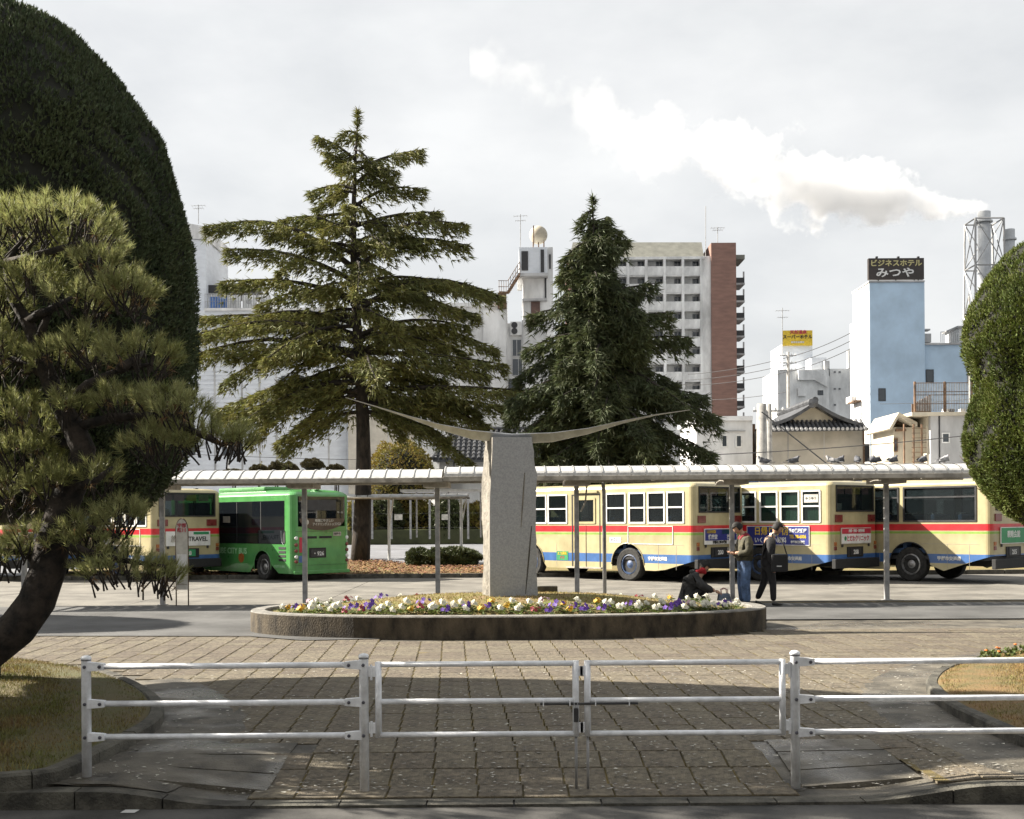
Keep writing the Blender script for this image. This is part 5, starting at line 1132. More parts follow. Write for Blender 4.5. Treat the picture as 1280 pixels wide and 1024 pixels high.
lines = structure(tag(obj('parking_marking', None), 'white stall lines painted on the car park'))
for px0, px1 in ((507, 527), (567, 586), (448, 466)): MB().add([G(px0, 679, .018), G(px0 + 3, 679, .018), G(px1 + 1.5, 673.5, .018), G(px1, 673.5, .018)], [(0, 1, 2, 3)]).build('stall_line', 'white', lines)
# unseen block behind the camera, added to dim the sky light on the gateway
b = thing('sky_blocker', 'unseen long grey building added across the street to cut the sky light', 'building')
MB().span((-45, -20, -.1), (45, -8, 14)).build('wall', 'greywall', b); MB().span((-45.4, -20.4, 14), (45.4, -7.6, 14.6)).build('parapet', 'greywall', b)
for k in range(18):
    for j in range(4): MB().span((-43 + 4.9 * k, -8, 1.0 + 3.4 * j), (-40.4 + 4.9 * k, -7.93, 2.8 + 3.4 * j)).build('window', 'rglass', b)
# ---------------------------------------------------------------- trees
M['bark'] = mat('bark', (0.04, 0.031, 0.024), 0.95, 0.35, 6.0, 1.0, 18, stretch=(1, 1, .4)); M['pinebark'] = mat('pine_bark', (0.035, 0.027, 0.021), 0.95, 0.4, 9.0, 1.0, 22)
M['cedar'] = mat('cedar_needles', (0.20, 0.19, 0.052), 0.75, 0.2, 0.7, col2=(0.11, 0.12, 0.038), island=0.35, trans=0.22)
M['cedar2'] = mat('dark_cedar_needles', (0.095, 0.11, 0.042), 0.75, 0.2, 0.7, col2=(0.055, 0.07, 0.032), island=0.35, trans=0.2)
M['topiary'] = mat('clipped_conifer', (0.085, 0.105, 0.045), 0.8, 0.2, 1.5, col2=(0.045, 0.065, 0.028), island=0.35, trans=0.12)
M['topiary2'] = mat('golden_conifer', (0.13, 0.155, 0.028), 0.8, 0.2, 1.8, col2=(0.075, 0.10, 0.02), island=0.35, trans=0.15)
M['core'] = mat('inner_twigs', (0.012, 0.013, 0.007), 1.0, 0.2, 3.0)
M['needle'] = mat('pine_needles', (0.33, 0.335, 0.145), 0.55, 0.2, 1.2, col2=(0.22, 0.23, 0.075), island=0.35, trans=0.4)
M['needle_old'] = mat('old_pine_needles', (0.20, 0.115, 0.04), 0.6, 0.2, 1.5, island=0.3)
M['shrubleaf'] = mat('autumn_leaves', (0.26, 0.18, 0.03), 0.7, 0.2, .6, col2=(0.12, 0.12, 0.03), island=0.35, trans=0.25); M['hedgeleaf'] = mat('hedge_leaves', (0.07, 0.085, 0.028), 0.6, 0.2, 1.0, island=0.35, trans=0.15)
M['mossleaf'] = mat('clipped_shrub', (0.10, 0.085, 0.03), 0.8, 0.2, 2.0, island=0.3)
def unit(n):
    d = RNG.normal(size=(n, 3)); return d / np.linalg.norm(d, axis=1, keepdims=True)
def clumps(name, C, D, ln, wd, m, parent, k=3, spread=0.6):
    """leafy tufts: at each centre C with direction D, k narrow blades fan out"""
    C = np.asarray(C, float); D = np.asarray(D, float); n = len(C); Vs = []
    for q in range(k):
        d = D + RNG.normal(size=(n, 3)) * spread; d /= np.linalg.norm(d, axis=1, keepdims=True)
        s = np.cross(d, unit(n)); s /= np.linalg.norm(s, axis=1, keepdims=True)
        l_ = (ln * RNG.uniform(.6, 1.3, (n, 1))); w_ = wd * RNG.uniform(.7, 1.3, (n, 1))
        Vs.append(np.stack([C - s * w_ * .5, C + s * w_ * .5, C + d * l_ + s * w_ * .1], 1))
    V = np.concatenate(Vs, 1).reshape(-1, 3)
    return cloud(name, V, np.arange(len(V)).reshape(-1, 3), m, parent)
def clipped(px_c, Y, prof, label, m, tuft, count, lobes, trunk_r=.22, seed=1):
    """a clipped conifer: profile (py, half width in px) turned round its axis, lumpy, covered in small upright sprays"""
    cx = P(px_c, 600, Y).x; t = thing('clipped_conifer', label, 'tree', (cx, Y, 0))
    zs = np.array([P(px_c, py, Y).z for py, w in prof])[::-1]; ws = np.array([w / F * Y for py, w in prof])[::-1]
    MB().lathe([(trunk_r, 0.05), (trunk_r * .8, zs[0] + .8)], 12).build('trunk', 'bark', t, smooth=True)
    zz = np.linspace(zs[0], zs[-1], 40); mb = MB(); nseg = 40; vs_ = []; fs = []
    def rad(z, a):
        r_ = np.interp(z, zs, ws); l_ = 0
        for (fa, fz, ph, am) in lobes: l_ = l_ + am * np.sin(fa * a + fz * z + ph)
        return r_ * (1 + l_)
    for z in zz:
        for k in range(nseg): a = 2 * math.pi * k / nseg; r_ = max(.02, rad(z, a) * .985 - .02); vs_.append((r_ * math.cos(a), r_ * math.sin(a), z))
    for i in range(39):
        for k in range(nseg): a, b = i * nseg + k, i * nseg + (k + 1) % nseg; fs.append((a, b, b + nseg, a + nseg))
    fs += [tuple(range(nseg))[::-1], tuple(range(39 * nseg, 40 * nseg))]
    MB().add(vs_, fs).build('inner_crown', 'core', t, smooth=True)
    # area weighted points, camera half favoured
    wts = np.interp(zz, zs, ws) + .05; z = RNG.choice(zz, count, p=wts / wts.sum()) + RNG.uniform(-.5, .5, count) * (zz[1] - zz[0]); z = np.clip(z, zs[0], zs[-1] - .01)
    a = np.where(RNG.random(count) < .72, RNG.uniform(math.pi * .95, math.pi * 2.05, count), RNG.uniform(0, math.pi, count))
    r_ = rad(z, a); e = .03; slope = (rad(z + e, a) - rad(z - e, a)) / (2 * e)
    dep = RNG.random(count) ** 2 * tuft * 1.1; N_ = np.stack([np.cos(a), np.sin(a), -slope], 1); N_ /= np.linalg.norm(N_, axis=1, keepdims=True)
    C = np.stack([r_ * np.cos(a), r_ * np.sin(a), z], 1) - N_ * dep[:, None]
    # small hollows between sprays
    keep = np.sin(C[:, 0] * 9 + np.sin(C[:, 2] * 6)) + np.sin(C[:, 1] * 8 + C[:, 2] * 11) + RNG.normal(size=count) * .7 > -1.0
    C, N_ = C[keep], N_[keep]
    D = N_ * .55 + np.array([0, 0, .75]) ; clumps('crown', C, D, tuft, tuft * .42, m, t, 3, .42)
    k = RNG.choice(len(C), 500); clumps('stray_shoots', C[k], N_[k] * .5 + np.array([0, 0, .9]), tuft * 2.0, tuft * .3, m, t, 2, .3)['kind'] = 'stuff'
    return t
clipped(-28, 12.8, [(-3, 3), (2, 26), (12, 60), (25, 90), (45, 125), (70, 150), (100, 175), (130, 197), (180, 231), (240, 249), (300, 265), (360, 268), (420, 265), (480, 258), (540, 252), (580, 244), (612, 226), (638, 200), (652, 148), (658, 20)],
        'huge dark green conifer clipped to an egg behind the leaning pine', 'topiary', 0.05, 100000, [(5, .8, 0, .014), (9, 1.1, 2, .016), (15, -.9, 1, .014), (7, 2.1, .5, .010), (23, .5, .5, .008)], .22)
clipped(1345, 18.0, [(285, 3), (292, 25), (303, 62), (320, 84), (340, 101), (380, 122), (410, 129), (435, 130), (455, 124), (475, 118), (490, 119), (515, 127), (545, 132), (570, 128), (590, 121), (612, 110), (632, 96), (650, 74), (664, 45), (668, 6)],
        'golden green conifer clipped into a lumpy column on the sunlit lawn', 'topiary2', 0.052, 75000, [(5, .8, 1, .016), (9, 1.6, 2, .022), (14, -1.3, 1, .02), (4, 3.1, .5, .016), (22, 2.5, 2, .012)], .22)
tag(clipped(-340, 23.0, [(370, 3), (376, 40), (395, 75), (430, 100), (480, 118), (540, 124), (600, 112), (632, 80), (640, 10)], 'smaller clipped conifer standing beyond the lawn island beside the lane', 'topiary', 0.08, 9000, [(5, .8, 0, .02), (9, 1.6, 2, .02)], .2))
clipped(-900, 10.4, [(90, 5), (130, 120), (170, 220), (250, 300), (350, 340), (480, 350), (580, 310), (640, 200), (660, 30)], 'unseen low clipped conifer added at the street end to shade the lawn', 'topiary', 0.07, 12000, [(5, .8, 0, .02), (9, 1.6, 2, .02)], .25)  # out of frame, added to cast shade over the lawn and barrier
# leaning black pine with needle pads
Yp = 9.6; pine = thing('pine_tree', 'leaning black pine with layered needle pads on the shaded lawn island', 'tree')
def pp(px, py, dy=0.0): return P(px, py, Yp + dy)
base = G(-40, 838, .12); trunk = [base, pp(-8, 812, .1), pp(22, 785), pp(46, 752), pp(60, 712), pp(68, 668), pp(82, 625), pp(98, 590), pp(104, 562), pp(92, 535), pp(76, 508), pp(60, 470), pp(46, 430), pp(33, 400), pp(15, 372), pp(8, 330), pp(30, 296)]
trunk[0] = Vector((pp(-95, 850).x, Yp + .1, .08)); trunk[1] = pp(-45, 838, .08)
MB().tube(trunk, [.17, .165, .155, .148, .14, .132, .12, .11, .10, .09, .08, .07, .06, .05, .04, .03, .022], 12).build('trunk', 'pinebark', pine, smooth=True)
for b_ in ([(46, 430), (60, 392), (75, 375)], [(33, 400), (60, 388), (90, 372)], [(76, 508), (110, 480), (150, 462), (190, 455)], [(92, 535), (140, 522), (200, 520), (262, 548), (278, 556), (300, 545)], [(98, 560), (60, 548), (20, 520)], [(88, 612), (120, 600), (140, 585)], [(75, 650), (40, 620), (10, 600)], [(68, 668), (105, 690), (150, 700), (205, 708)], [(55, 722), (35, 690), (10, 690), (-20, 682)], [(60, 470), (30, 455), (-5, 440)], [(8, 330), (50, 318), (110, 300)], [(150, 462), (180, 440)], [(84, 640), (110, 660), (150, 672)]):
    pts = [pp(x, y, random.uniform(-.25, .25) if i else 0) for i, (x, y) in enumerate(b_)]; MB().tube(pts, list(np.linspace(.045, .015, len(pts))), 7).build('branch', 'pinebark', pine, smooth=True)
PADS = [(85, 285, 74, 50, .9), (10, 285, 58, 46, .8), (45, 350, 34, 34, .5), (100, 372, 44, 32, .5), (160, 366, 36, 40, .5), (5, 372, 28, 30, .4), (112, 432, 34, 36, .5), (176, 440, 50, 30, .6), (70, 446, 26, 26, .4), (0, 440, 38, 44, .5), (92, 505, 22, 30, .4), (150, 502, 30, 28, .4), (205, 500, 42, 24, .5), (262, 545, 54, 26, .5), (200, 552, 46, 30, .5), (25, 520, 44, 38, .6), (125, 592, 22, 26, .4), (70, 600, 34, 40, .5), (10, 610, 40, 44, .6), (110, 668, 44, 40, .5), (45, 672, 34, 30, .5), (150, 706, 50, 28, .6), (198, 716, 34, 22, .4), (10, 690, 30, 24, .4), (300, 548, 20, 14, .3), (30, 560, 46, 28, .5), (150, 640, 34, 24, .4), (-90, 300, 70, 50, .9), (-60, 400, 60, 44, .8), (-110, 470, 70, 50, .9), (-60, 560, 60, 50, .8), (-120, 620, 70, 50, .8), (230, 512, 40, 22, .5), (135, 332, 36, 20, .6)]  # the pads left of the frame are added to shade the lawn
TC, TD = [], []
for (px, py, rw, rh, dp) in PADS:
    c = pp(px, py); n = int(rw * rh / 30) + 5
    for i in range(n):
        u = RNG.normal(size=3); u /= np.linalg.norm(u); u[2] = abs(u[2]) - .25 * (RNG.random() < .3); r_ = RNG.uniform(.7, 1) 
        off = Vector((u[0] * rw / F * Yp * r_, u[1] * dp * .9 * r_, (u[2] * .95 - .35) * rh / F * Yp * r_)); d = Vector((u[0] * .75, u[1] * .5 - .15, abs(u[2]) * .4 + .75)).normalized()
        TC.append(c + off); TD.append(d)
def needles(C, D, n, ln, w):
    C = np.repeat(np.array([tuple(c) for c in C]), n, 0); D0 = np.array([tuple(d) for d in D]); D = np.repeat(D0, n, 0); m_ = len(C)
    t = RNG.random((m_, 1)); C2 = C - D * .04 + D * .10 * t
    d = D * .9 + RNG.normal(size=(m_, 3)) * .42; d /= np.linalg.norm(d, axis=1, keepdims=True); s = np.cross(d, unit(m_)); s /= np.linalg.norm(s, axis=1, keepdims=True)
    l_ = ln * RNG.uniform(.7, 1.2, (m_, 1)); V = np.stack([C2 - s * w, C2 + s * w, C2 + d * l_], 1).reshape(-1, 3)
    return V
V = needles(TC, TD, 58, .088, .0026); tag(cloud('crown', V, np.arange(len(V)).reshape(-1, 3), 'needle', pine))
sel = [i for i in range(len(TC)) if random.random() < .16]; V = needles([TC[i] - TD[i] * .07 for i in sel], [-TD[i] * .2 + Vector((0, 0, -.1)) for i in sel], 16, .07, .0024); cloud('old_needles', V, np.arange(len(V)).reshape(-1, 3), 'needle_old', pine)
mb = MB()
for i in range(0, len(TC), 2): mb.tube([TC[i] - TD[i] * .2 + Vector((RNG.normal() * .03, 0, -.02)), TC[i] - TD[i] * .08, TC[i] + TD[i] * .04], [.008, .006, .004], 5, cap=False)
tag(mb.build('twigs', 'pinebark', pine), kind='stuff')
# Himalayan cedars: tiers of drooping boughs
def cedar(px, base_py, top_py, Y, boughs, extra, prof, label, m, dens, droop, seed, trunk_r):
    rs = random.Random(seed); t = thing('cedar_tree', label, 'tree', (P(px, base_py, Y).x, Y, 0)); zt = P(px, top_py, Y).z; o = t.location
    lean = lambda z: 0.18 * math.sin(z * .35)
    pts = [(lean(z), 0, z) for z in np.linspace(0, zt - .2, 14)]; MB().tube(pts, [trunk_r * (1 - .96 * (k / 13) ** .9) + .012 for k in range(14)], 10).build('trunk', 'bark', t, smooth=True)
    C, D = [], []; br = MB()
    def bough(z0, tip, thick):
        tip = Vector(tip); tip.z += rs.gauss(0, .3); kink = rs.uniform(.02, .20); p0 = Vector((lean(z0), 0, z0)); L_ = (tip - p0).length; side = Vector((tip.x, tip.y, 0)).normalized(); lat = Vector((-side.y, side.x, 0)); path = []
        up = kink * L_
        for k in range(9):
            s = k / 8; q = p0.lerp(tip, s); q.z += up * math.sin(math.pi * s) * (1 - s * .2) ; q += lat * .05 * L_ * math.sin(3 * s + z0); path.append(q)
        br.tube(path, [thick * (1 - .9 * k / 8) + .008 for k in range(9)], 6, cap=False)
        n = int(dens * (L_ ** 1.35)) + 30
        for i in range(n):
            s = rs.random() ** .75 * .9 + .12; s = min(1.0, s); f_ = s * 8; k = min(7, int(f_)); q = path[k].lerp(path[k + 1], f_ - k)
            wmax = (.26 * L_ * (1 - s) ** .7 + .16) * min(1, s / .25); off = rs.gauss(0, .5) * wmax; 
            hang = abs(rs.gauss(0, 1)) * (.10 + .26 * droop) + abs(off) * .28
            fwd = -abs(off) * .2 + rs.uniform(-.1, .1)
            C.append(q + lat * off + side * fwd + Vector((0, 0, .05 - hang))); D.append(side * (.75) + lat * (off / max(.2, wmax)) * .8 + Vector((0, 0, -.30 - .75 * droop * rs.random())))
    for (z0, tip, th) in boughs: bough(z0, tip, th)
    zs = [p[0] for p in prof]; ws = [p[1] for p in prof]
    for i in range(extra):
        z0 = zs[0] + (zs[-1] - zs[0] - .4) * ((i + rs.random()) / extra); r_ = np.interp(z0, zs, ws) * rs.uniform(.4, 1.0); a = i * 2.4 + rs.uniform(-.3, .3)
        bough(z0 + .08 * r_, (r_ * math.cos(a), r_ * math.sin(a), z0 - r_ * (.10 + .22 * droop)), .035 + .012 * r_)
    for i in range(70): z = zt - rs.random() ** 1.4 * 1.4; a = rs.uniform(0, 6.28); C.append(Vector((lean(z), 0, z))); D.append(Vector((math.cos(a), math.sin(a), .35)))
    tag(br.build('boughs', 'bark', t, smooth=True), kind='stuff')
    clumps('crown', [tuple(c) for c in C], [tuple(d.normalized()) for d in D], .30, .055, m, t, 4, .42)
    print('cedar', len(C)); return t
Y1 = 49.8; sc1 = Y1 / F
B1 = []
for (ya, tx, ty) in ((200, 400, 172), (212, 412, 200), (236, 388, 232), (268, 368, 258), (298, 350, 275), (318, 345, 300), (335, 272, 299), (350, 300, 318), (372, 286, 352), (380, 320, 372), (420, 242, 384), (405, 262, 410), (450, 236, 462), (470, 248, 500), (440, 300, 455), (490, 262, 535), (505, 300, 552), (515, 350, 560), (480, 330, 500),
                     (215, 530, 181), (232, 500, 215), (258, 533, 244), (282, 552, 263), (310, 520, 300), (322, 585, 291), (338, 588, 312), (358, 560, 350), (375, 612, 350), (392, 628, 374), (380, 600, 385), (425, 622, 430), (440, 634, 455), (420, 585, 415), (462, 612, 482), (488, 668, 500), (480, 600, 505), (505, 640, 515), (500, 560, 545), (515, 590, 560), (430, 262, 440), (445, 285, 480), (480, 305, 525), (490, 345, 545), (470, 375, 530), (395, 290, 412), (420, 330, 435), (455, 350, 485), (425, 300, 400), (495, 400, 545), (490, 565, 520), (500, 610, 540), (505, 530, 548), (500, 505, 550), (470, 560, 480), (440, 560, 445)):
    a0, a1 = P(450, ya, Y1).z, P(tx, ty, Y1); x = (tx - 450) * sc1; th = random.uniform(-.55, .55); B1.append((a0 - (.0), (x, abs(x) * math.tan(th) * .7, a1.z), .05 + .012 * abs(x)))
pz = lambda py: P(450, py, Y1).z
cedar(450, 705, 138, Y1, B1, 34, [(pz(490), 5.0), (pz(470), 5.6), (pz(400), 5.0), (pz(300), 3.6), (pz(220), 1.9), (pz(150), .6)], 'tall cedar with wide spreading tiers of boughs rising behind the green bus', 'cedar', 50, .62, 4, .40)
Y2 = 46.0; pz = lambda py: P(750, py, Y2).z
B2 = []
for (ya, tx, ty) in ((262, 725, 268), (275, 782, 275), (300, 705, 325), (310, 790, 305), (330, 700, 345), (380, 665, 400), (350, 800, 340), (372, 818, 362), (420, 660, 440), (440, 645, 480), (470, 640, 510), (410, 838, 405), (450, 862, 440), (480, 885, 490), (500, 895, 530), (520, 885, 555), (500, 650, 545), (525, 660, 575)):
    x = (tx - 750) * Y2 / F; B2.append((P(750, ya, Y2).z, (x, random.uniform(-.5, .5) * abs(x), P(tx, ty, Y2).z), .04 + .012 * abs(x)))
cedar(750, 705, 247, Y2, B2, 120, [(pz(600), 3.8), (pz(540), 4.0), (pz(480), 3.6), (pz(420), 2.9), (pz(360), 1.9), (pz(300), .9), (pz(262), .2)], 'dense dark cedar with drooping boughs behind the cream bus', 'cedar2', 80, 1.0, 9, .3)
# shrubs
def shrub(name, px0, px1, pyt, Y, h0, label, m, count, leaf, cat='shrub', kind_ball=False, deep=None, group=None, stem=True):
    a, b = P(px0, pyt, Y), P(px1, pyt, Y); cx, rx, zt = (a.x + b.x) / 2, (b.x - a.x) / 2, a.z; rz = (zt - h0) / 2 if not kind_ball else (zt - h0); ry = deep or rx
    t = thing(name, label, cat, (cx, Y, 0), group=group); cz = (zt + h0) / 2 if not kind_ball else h0
    if stem:
        for k in range(3): MB().tube([(0.05 * k - .05, 0, 0), (random.uniform(-.3, .3) * rx, 0, cz)], [.05, .025], 6).build('trunk', 'bark', t)
    u = unit(count); 
    if kind_ball: u[:, 2] = np.abs(u[:, 2])
    p_ = 2.6; sup = (np.abs(u) ** p_).sum(1, keepdims=True) ** (-1 / p_); r_ = RNG.random((count, 1)) ** .25 * (1 + .08 * np.sin(u[:, :1] * 9 + u[:, 2:] * 7))
    C = u * sup * r_ * np.array([rx, ry, rz]) + np.array([0, 0, cz]); clumps('crown', C, u + np.array([0, 0, .3]), leaf, leaf * .55, m, t, 2, .8)
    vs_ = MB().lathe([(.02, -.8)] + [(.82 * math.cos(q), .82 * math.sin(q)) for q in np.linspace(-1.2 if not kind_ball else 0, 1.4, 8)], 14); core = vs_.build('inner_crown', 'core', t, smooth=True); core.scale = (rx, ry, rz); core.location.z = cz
    return t
shrub('autumn_shrub', 458, 545, 552, 91, 2.0, 'yellow leaved shrub between the cedar trunk and the tiled house', 'shrubleaf', 9000, .2)
shrub('hedge_shrub', 508, 540, 686, 44.6, .1, 'small round evergreen shrub standing at the end of the low hedge', 'hedgeleaf', 5000, .09, stem=False); shrub('hedge', 526, 602, 685, 44.4, .1, 'low clipped evergreen hedge behind the canopy post', 'hedgeleaf', 9000, .09, 'hedge', deep=.7, stem=False)
for k, (a, b, pt_, nm) in enumerate(((280, 303, 587, 'lowest pruned shrub dome beside the white pole'), (312, 336, 581, 'round pruned shrub dome standing apart above the canopy'), (336, 355, 577, 'small pruned shrub dome tucked behind its neighbour'), (344, 374, 578.5, 'broad pruned shrub dome overlapping a smaller one'), (376, 406, 573.5, 'highest pruned shrub dome raised on a bare stem'), (408, 432, 581, 'pruned shrub dome beside the cedar trunk'))):
    Yk = 56 + k % 2; shrub('pruned_shrub', a, b, pt_, Yk, P(350, 590, Yk).z if k != 4 else P(350, 585, Yk).z, nm, 'mossleaf', 3500, .06, kind_ball=True, group='cloud pruned shrubs')
for k, (a, b, pt_) in enumerate(((430, 470, 628), (462, 505, 622), (500, 548, 630), (540, 580, 624), (572, 615, 630), (600, 640, 622))):
    shrub('evergreen_shrub', a, b, pt_, 88 + (k % 3), .1, ('glossy', 'loose', 'dense', 'broad', 'low', 'tall')[k] + ' evergreen shrub in the row behind the car park fence', 'hedgeleaf' if k % 2 else 'shrubleaf', 2600, .3, group='shrubs behind the car park')
tag(box('car_park_hedge', (P(520, 660, 87.2).x, 87.2, .55), (13, .8, 1.1), 'hedgeleaf', bevel=.1), 'dark low clipped hedge behind the wheel stops', 'hedge')
# marigolds on the sunlit island
M['orange'] = mat('marigold', (0.60, 0.16, 0.03), .7, .2, 20)
for k, (px, py) in enumerate(((1236, 821), (1256, 818), (1276, 815))):
    g = G(px, py, .17); t = thing('marigold', 'orange marigold plant at the back edge of the sunlit lawn island', 'flower', (g.x, g.y, .12), group='marigolds on the sunlit lawn')
    u = unit(80); u[:, 2] = abs(u[:, 2]); clumps('leaves', u * .11, u, .05, .03, 'leafgreen', t, 2, .6)['kind'] = 'stuff'
    for q in range(2): MB().lathe([(.006, 0), (.022, .010), (.016, .02), (.004, .024)], 8, (random.uniform(-.1, .1), random.uniform(-.1, .1), random.uniform(.10, .15))).build('blossom', 'orange', t)
# ---------------------------------------------------------------- steam from the chimney
def steam():
    m = bpy.data.materials.new('steam'); m.use_nodes = True; nt = m.node_tree; nt.nodes.clear(); l = nt.links.new
    N = lambda t, **k: (lambda n: [setattr(n, a, b) for a, b in k.items()] and n or n)(nt.nodes.new(t))
    def math_(op, a, b=None, c=None):
        n = nt.nodes.new("ShaderNodeMath"); n.operation = op
        for i, v in enumerate((a, b, c)):
            if v is None: continue
            if isinstance(v, (int, float)): n.inputs[i].default_value = v
            else: l(v, n.inputs[i])
        return n.outputs[0]
    tc = N("ShaderNodeTexCoord"); nz = N("ShaderNodeTexNoise"); nz.inputs["Scale"].default_value = .06; nz.inputs["Detail"].default_value = 6; nz.inputs["Roughness"].default_value = .58
    l(tc.outputs["Object"], nz.inputs["Vector"]); sp = N("ShaderNodeSeparateXYZ"); l(tc.outputs["Object"], sp.inputs[0])
    t = math_('MULTIPLY', sp.outputs[0], -1.0); t2 = math_('MULTIPLY', t, t)
    zc = math_('ADD', math_('MULTIPLY', t2, .0012), math_('MULTIPLY_ADD', t, .07, 2.0))
    rad = math_('MINIMUM', math_('MULTIPLY_ADD', t, .215, 2.8), 16.0)
    dz = math_('SUBTRACT', sp.outputs[2], zc); d = math_('SQRT', math_('ADD', math_('MULTIPLY', dz, dz), math_('MULTIPLY', sp.outputs[1], sp.outputs[1])))
    q = math_('SUBTRACT', 1.0, math_('DIVIDE', d, rad))
    nn = math_('MULTIPLY_ADD', nz.outputs["Fac"], 3.6, -1.9)
    s = math_('ADD', q, nn)
    fade = N("ShaderNodeMapRange"); fade.inputs[1].default_value = 55; fade.inputs[2].default_value = 172; fade.inputs[3].default_value = 1.0; fade.inputs[4].default_value = 0.0; l(t, fade.inputs[0])
    s = math_('SUBTRACT', s, math_('MULTIPLY', math_('SUBTRACT', 1.0, fade.outputs[0]), .5))
    mr = N("ShaderNodeMapRange", interpolation_type='SMOOTHSTEP'); mr.inputs[1].default_value = .0; mr.inputs[2].default_value = .55; l(s, mr.inputs[0])
    st = N("ShaderNodeMapRange"); st.inputs[1].default_value = -1.5; st.inputs[2].default_value = 1.5; l(t, st.inputs[0])
    dens = math_('MULTIPLY', math_('MULTIPLY', mr.outputs[0], st.outputs[0]), math_('MULTIPLY_ADD', math_('POWER', fade.outputs[0], 2.0), .20, .012))
    pv = N("ShaderNodeVolumePrincipled"); pv.inputs["Color"].default_value = (.996, .996, .996, 1); pv.inputs["Anisotropy"].default_value = 0.15; l(dens, pv.inputs["Density"])
    out = N("ShaderNodeOutputMaterial"); l(pv.outputs[0], out.inputs["Volume"])
    m.cycles.volume_step_rate = 0.13
    return m
a = top; mb = MB(); rings = []
for k in range(13):
    t = -2.5 + 195 * k / 12; zc = .0012 * t * t + .07 * t + 2.0; r_ = min(16.0, 2.8 + .215 * max(t, 0)) * 1.5 + 1.5
    rings.append([(-t, r_ * math.cos(q), zc + r_ * math.sin(q)) for q in np.linspace(0, 2 * math.pi, 13)[:-1]])
vs_ = [p for r_ in rings for p in r_]; fs = [(i * 12 + k, i * 12 + (k + 1) % 12, (i + 1) * 12 + (k + 1) % 12, (i + 1) * 12 + k) for i in range(12) for k in range(12)] + [tuple(range(12))[::-1], tuple(range(144, 156))]
M['steam'] = steam()
tag(MB().add(vs_, [f_[::-1] for f_ in fs]).build('steam', 'steam', loc=(a.x, a.y, a.z)), 'white steam drifting from the lattice braced chimney', 'steam', kind='stuff')

# ---------------------------------------------------------------- pigeons on the canopy
M['pigeon'] = mat('pigeon_grey', (0.10, 0.105, 0.12), .7, .3, 14); M['pigeon_pale'] = mat('pigeon_pale', (0.38, 0.38, 0.39), .7, .25, 14); M['beak'] = mat('beak', (0.2, 0.1, 0.08), .6, .1, 9)
def pigeon(px, py, rz, m, label, peck=False):
    Yq = CY - .25; p = P(px, py, Yq); p.z = ZF + .235 * math.sqrt(max(0, 1 - (.25 / .8) ** 2)) ** .8 - .018
    b = thing('pigeon', label, 'pigeon', (p.x, p.y, p.z), rz, 'pigeons on the canopy roof'); hz = (.16 if not peck else .10)
    skin('body', [(-.13, 0, .085, .022), (-.06, 0, .095, .05), (.02, 0, .11, .062), (.07, 0, .13, .048), (.095, 0, .165 if not peck else .12, .026), (.11, 0, .20 if not peck else .10, .03), (.135, 0, .205 if not peck else .09, .012)], [(i, i + 1) for i in range(6)], m, b, 2)
    MB().prism([(-.24, -.03), (-.10, -.045), (-.10, .045), (-.24, .03)], .068, .078).build('tail', m, b)
    for s_ in (-1, 1):
        MB().add([(.05, s_ * .058, .15), (-.05, s_ * .066, .155), (-.18, s_ * .03, .10), (-.06, s_ * .07, .09), (.03, s_ * .064, .10)], [(0, 1, 2, 3, 4)]).build('wing', m, b)
        MB().tube([(.0, s_ * .022, .07), (.0, s_ * .022, .045), (.03, s_ * .022, .042)], .006, 5).build('leg', 'beak', b)
    MB().lathe([(.008, 0), (.001, .025)], 6, (.145, 0, .203 if not peck else .085), axis='X').build('beak', 'beak', b)
for (px, py, rz, m, lb, pk) in ((955, 588, 2.9, 'pigeon', 'dark pigeon hunched on the canopy above the standing people', False), (992, 586, .1, 'pigeon', 'dark pigeon facing along the canopy between two pairs of birds', False), (1040, 582, 2.6, 'pigeon_pale', 'pale pigeon pressed beside a darker one on the canopy', False), (1049, 582, .4, 'pigeon', 'dark pigeon pressed beside a pale one on the canopy', False), (1072, 586, 1.5, 'pigeon', 'lone pigeon turned away near the canopy post', False), (1090, 580, 1.0, 'pigeon', 'dark pigeon of the pair over the canopy post', False), (1095, 580, .2, 'pigeon', 'second dark pigeon of the pair over the canopy post', True), (1116, 580, .5, 'pigeon', 'pigeon leaning forward on the canopy before the cream house', False), (1153, 578, .6, 'pigeon', 'pigeon on the canopy below the rusty trellis', False), (1180, 578, .4, 'pigeon_pale', 'pale pigeon alone on the canopy before the grey wall', False)):
    pigeon(px, py, rz, m, lb, pk)

# ---------------------------------------------------------------- people waiting under the canopy
M['skin'] = mat('skin', (0.46, 0.27, 0.18), .6, .1, 8); M['hair'] = mat('dark_hair', (0.008, 0.006, 0.005), .75, .3, 20, stretch=(6, 6, 1)); M['olive'] = mat('olive_jacket', (0.075, 0.068, 0.040), .85, .3, 9, .5, 22)
M['jeans'] = mat('blue_jeans', (0.085, 0.14, 0.26), .9, .3, 7, .4, 20); M['redcloth'] = mat('red_hood', (0.20, 0.015, 0.025), .9, .2, 9); M['blackcloth'] = mat('black_cloth', (0.012, 0.012, 0.014), .8, .3, 8, .4, 20)
M['charcoal'] = mat('charcoal_coat', (0.035, 0.035, 0.035), .85, .3, 8, .5, 22); M['shoe'] = mat('shoe', (0.015, 0.014, 0.013), .5, .2, 9); M['brightred'] = mat('red_knit', (0.50, 0.02, 0.03), .8, .2, 9); M['bagblue'] = mat('bag_grey_blue', (0.16, 0.20, 0.27), .8, .2, 9)
